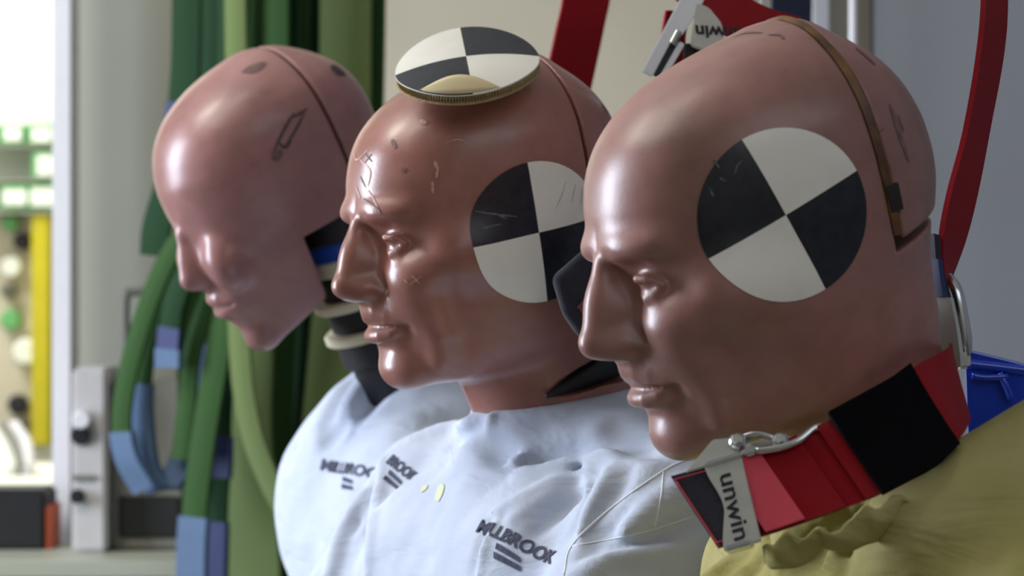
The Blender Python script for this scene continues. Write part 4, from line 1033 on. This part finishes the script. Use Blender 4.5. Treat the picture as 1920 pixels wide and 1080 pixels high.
tube('handle', [Vector((X(226, D), D+0.05, Z(720, D))), Vector((X(226, D), D+0.05, Z(640, D))), Vector((X(227, D), D+0.05, Z(556, D))), Vector((X(240, D), D+0.05, Z(548, D))), Vector((X(300, D), D+0.05, Z(546, D))), Vector((X(330, D), D+0.05, Z(560, D))), Vector((X(332, D), D+0.05, Z(720, D)))], 0.0048, m_frame, dv2, n=6)
bb = tag(empty('black_case', (X(40, 3.7), 3.7, bz)), 'black box standing on the bench below the yellow board', 'box')
D = 3.70
box('body', (X(-60, D), D, bz), (X(84, D), D+0.10, Z(918, D)), M_['black'], bb, 0.004)
box('side_label', (X(84, D), D+0.005, bz), (X(92, D), D+0.095, Z(950, D)), mat('orange_plastic', srgb(190, 84, 50), 0.5), bb, 0.001)

# bright bay: storage bins and a yellow edged tool board on the far side
D = 6.3
m_bright = mat('bright_white_wall', srgb(244, 246, 236), 0.8)
m_bin = mat('green_bin', srgb(104, 176, 106), 0.5, noise=0.1); m_lab = mat('white_label', srgb(240, 244, 236), 0.6)
m_yel = mat('yellow_edge', srgb(196, 184, 16), 0.5, noise=0.05)
wallbox('wall_bay', (-3.1, D+0.12, 0), (X(122, D), D+0.2, 2.72), m_bright)
shelf_m = mat('pale_shelf', srgb(168, 176, 160), 0.6)
rk = tag(empty('bin_shelf', (X(40, D), D, Z(400, D))), 'pale wall shelf carrying green storage bins', 'shelf')
for y in (272, 338, 396): box('shelf_board', (X(-80, D), D-0.02, Z(y, D)-0.004), (X(118, D), D+0.12, Z(y, D)), shelf_m, rk, 0.001)
for i, (x0, x1, y0, y1, lx0, lx1, ly0, ly1, lab) in enumerate((
    (-48, -2, 234, 270, -42, -8, 240, 264, 'green bin with white label at the left end of the top shelf'), (2, 48, 234, 270, 10, 42, 240, 264, 'green bin with white label, second from the post on the top shelf'), (54, 102, 232, 270, 62, 98, 240, 266, 'green bin with white label beside the post on the top shelf'),
    (62, 104, 286, 334, 72, 100, 292, 330, 'single green bin with large white label on the middle shelf'),
    (4, 54, 346, 392, 8, 52, 356, 384, 'wide green bin with long white label on the lower shelf'), (56, 104, 346, 392, 60, 102, 354, 386, 'green bin with white label beside the post on the lower shelf'))):
    b = tag(empty('storage_bin', (X((x0+x1)/2, D), D, Z(y1, D))), lab, 'bin', 'green bins on the wall shelf')
    box('body', (X(x0, D), D-0.015, Z(y1, D)), (X(x1, D), D+0.09, Z(y0, D)), m_bin, b, 0.002)
    box('label_card', (X(lx0, D), D-0.018, Z(ly1, D)), (X(lx1, D), D-0.015, Z(ly0, D)), m_lab, b, 0.0)
tb = tag(empty('tool_board', (X(50, D), D, Z(836, D))), 'cream tool board with a thick yellow edge behind the post', 'board')
box('back_board', (X(-80, D), D+0.06, Z(836, D)), (X(62, D), D+0.10, Z(402, D)), m_wall, tb, 0.002)
box('yellow_edge', (X(60, D), D-0.01, Z(836, D)), (X(94, D), D+0.10, Z(400, D)), m_yel, tb, 0.003)
for i, (x, y, r, m, lab) in enumerate(((14, 418, .011, m_bin, 'green knob at the top of the tool board'), (36, 452, .012, M_['black'], 'black knob near the top of the tool board'), (16, 500, .014, m_lab, 'white knob on the tool board above the green one'), (10, 545, .010, m_frame, 'grey knob on the tool board between white and green'), (14, 600, .014, m_bin, 'pale green knob in the middle of the tool board'), (44, 660, .018, m_lab, 'large white knob in the middle of the tool board'), (28, 760, .014, M_['black'], 'black clamp near the foot of the tool board'), (34, 800, .010, m_frame, 'grey knob at the foot of the tool board'))):
    k = disc('peg_knob', Vector((X(x, D), D+0.06, Z(y, D))), Vector((0, -1, 0)), r*1.4, 0.03, m, None, seg=24, bev=0.004); tag(k, lab, 'knob', 'knobs on the tool board')
cw = tag(empty('pipe_bundle', (X(20, 5.6), 5.6, Z(890, 5.6))), 'bundle of pale pipes above the black box', 'pipes')
for i, (a, b) in enumerate(((6, 40), (30, 62), (52, 70))):
    tube('pipe', [Vector((X(a-30, 5.6), 5.62, Z(800, 5.6))), Vector((X(a, 5.6), 5.58, Z(834, 5.6))), Vector((X(b, 5.6), 5.5, Z(880, 5.6)))], 0.012, (m_lab, m_dev2, m_white)[i], cw, n=6)
fl = tag(empty('bay_counter', (X(20, 5.5), 5.5, 0)), 'white counter inside the bright bay behind the post', 'counter')
box('counter_body', (-1.8, 5.2, 0.0), (X(110, 5.2), 5.9, Z(905, 5.3)), m_bright, fl, 0.004)

# ---------------------------------------------------------------- green lifting slings on a rail
rail_z = 1.78
rail = tag(empty('sling_rail', (X(520, 3.5), 3.55, rail_z)), 'steel rail that the green slings hang from', 'rail')
tube('bar', [Vector((X(300, 3.5), 3.60, rail_z)), Vector((X(740, 3.5), 3.60, rail_z))], 0.012, M_['steel'], rail, n=4)
for x in (316, 724): box('bracket', (X(x, 3.5)-0.01, 3.60, rail_z-0.01), (X(x, 3.5)+0.01, YB, rail_z+0.01), M_['satin'], rail, 0.002)
def sling(label, pts, hw, m, pads=(), D=3.5, face=-0.45, name='lifting_sling'):
    o = tag(empty(name, P(pts[0][0], pts[0][1], D)), label, 'sling', 'green slings hanging on the rail')
    dd = lambda i: D+0.006*math.sin(i*1.7)
    c = [P(p[0], p[1], (p[2] if len(p) > 2 else D)) for p in pts]
    w = []
    for i in range(len(c)):
        t = (c[min(i+1, len(c)-1)]-c[max(i-1, 0)]).normalized(); s = t.cross(Vector((0, 1, 0))).normalized()
        if s.x < 0: s = -s
        w.append((s*math.cos(face)+Vector((0, 1, 0))*math.sin(face))*hw)
    # keep the belt from flipping where it turns back up
    for i in range(1, len(w)):
        if w[i].dot(w[i-1]) < 0: w[i] = -w[i]
    web = ribbon('webbing', c, w, 0.005, m, o, n=8, crown=0.002)
    for a, b, pm in pads:
        cs = catmull(c, 8); ws = catmull(w, 8); i0, i1 = int(a*(len(cs)-1)), int(b*(len(cs)-1))
        step = max(1, (i1-i0)//12); cp = cs[i0:i1+1:step]; wp = [q*(1.2 if pm is PB else 1.08) for q in ws[i0:i1+1:step]]
        if len(cp) > 1: ribbon('end_sleeve', cp, wp, 0.009, pm, o, n=3)
    return o
T = -190
G, GD, OG = M_['green'], M_['green_d'], M_['olive_g']; PB, TB_ = M_['pad_blue'], M_['tag_blue']
sling('dark green sling at the left edge of the bundle', [(352, T), (350, 60), (346, 160), (330, 300), (296, 420), (290, 480)], 0.017, GD, ((0.46, 0.52, TB_),), 3.46)
sling('dark green sling hanging second from the left edge', [(400, T), (398, 80), (394, 300), (372, 480), (366, 620), (380, 720), (392, 900), (380, 1120)], 0.016, GD, ((0.62, 0.76, TB_),), 3.52)
sling('green sling looped low with pale blue sleeve at its left bend', [(452, T), (446, 80), (420, 320), (318, 480), (262, 620), (230, 760), (236, 850), (272, 918)], 0.011, G, ((0.80, 1.0, PB),), 3.42)
sling('green sling looped low with white and blue sleeve in a U bend', [(470, T), (466, 80), (440, 320), (350, 470), (290, 600), (266, 720), (270, 840), (292, 908), (322, 900), (346, 840), (352, 720), (350, 600), (380, 400)], 0.011, G, ((0.42, 0.74, PB),), 3.44, name='lifting_sling')
sling('short green sling with a blue tag below the rear nose', [(430, T), (424, 200), (380, 440), (330, 560), (318, 640), (316, 690)], 0.012, GD, ((0.74, 0.86, TB_), (0.87, 1.0, PB)), 3.40)
sling('mid green sling in front of the case, right of the loops', [(500, T), (492, 200), (420, 480), (366, 640), (350, 760), (338, 860)], 0.010, G, (), 3.42)
sling('mid green sling ending in a grey blue sleeve at the bottom', [(520, T), (510, 260), (430, 560), (392, 760), (372, 900), (362, 1010), (360, 1130)], 0.014, G, ((0.78, 1.0, PB),), 3.40)
sling('narrow dark sling with a deep blue end beside the grey blue one', [(540, T), (528, 260), (440, 580), (414, 740), (410, 860), (404, 960), (400, 1130)], 0.014, GD, ((0.62, 0.74, TB_), (0.86, 1.0, TB_)), 3.44)
sling('wide olive sling below the rear chin', [(500, T), (488, 60), (470, 300), (462, 600), (456, 800), (468, 960), (476, 1130)], 0.034, OG, (), 3.50)
sling('light green sling hanging straight behind the rear seam', [(496, T), (490, 40), (488, 200), (486, 500)], 0.018, G, (), 3.56)
sling('green sling right of the wide olive one', [(556, T), (548, 60), (540, 400), (520, 700), (520, 900), (522, 1130)], 0.020, G, (), 3.55)
sling('dark green sling between olive slings', [(596, T), (592, 60), (590, 300), (580, 640), (560, 900), (556, 1130)], 0.016, GD, (), 3.57)
sling('broad light olive sling right of the rear head', [(650, T), (648, 60), (646, 260), (636, 560), (610, 860), (604, 1130)], 0.030, OG, (), 3.48)
sling('green sling at the right edge of the bundle', [(704, T), (702, 60), (698, 260), (690, 560), (660, 860)], 0.012, G, (), 3.50)
sling('thin dark sling next to the right edge', [(684, T), (682, 60), (680, 260), (670, 560), (640, 860)], 0.010, GD, (), 3.54)
sling('twisted olive sling slanting to the right at the bottom', [(440, T), (446, 300), (450, 640), (470, 800), (510, 910), (560, 1000), (600, 1100)], 0.012, OG, (), 3.36)

# ---------------------------------------------------------------- bench the dummies sit on
sb = tag(empty('sitting_bench', (0.05, 2.15, 0)), 'long steel framed bench under the three dummies', 'bench')
ps = math.radians(22); ux = Vector((-math.sin(ps), math.cos(ps), 0)); ctr = (POSE[3][0]+POSE[1][0])/2
BMx = Matrix.Translation((ctr.x+0.06, ctr.y+0.02, 0)) @ Matrix.Rotation(ps, 4, 'Z')
box('bench_top', (-0.24, -0.80, BASE_Z-0.04), (0.30, 0.80, BASE_Z), m_bench, sb, 0.004, BMx)
for x in (-0.2, 0.26):
    for y in (-0.74, 0.74): box('leg', (x-0.025, y-0.025, 0), (x+0.025, y+0.025, BASE_Z-0.04), M_['satin'], sb, 0.003, BMx)
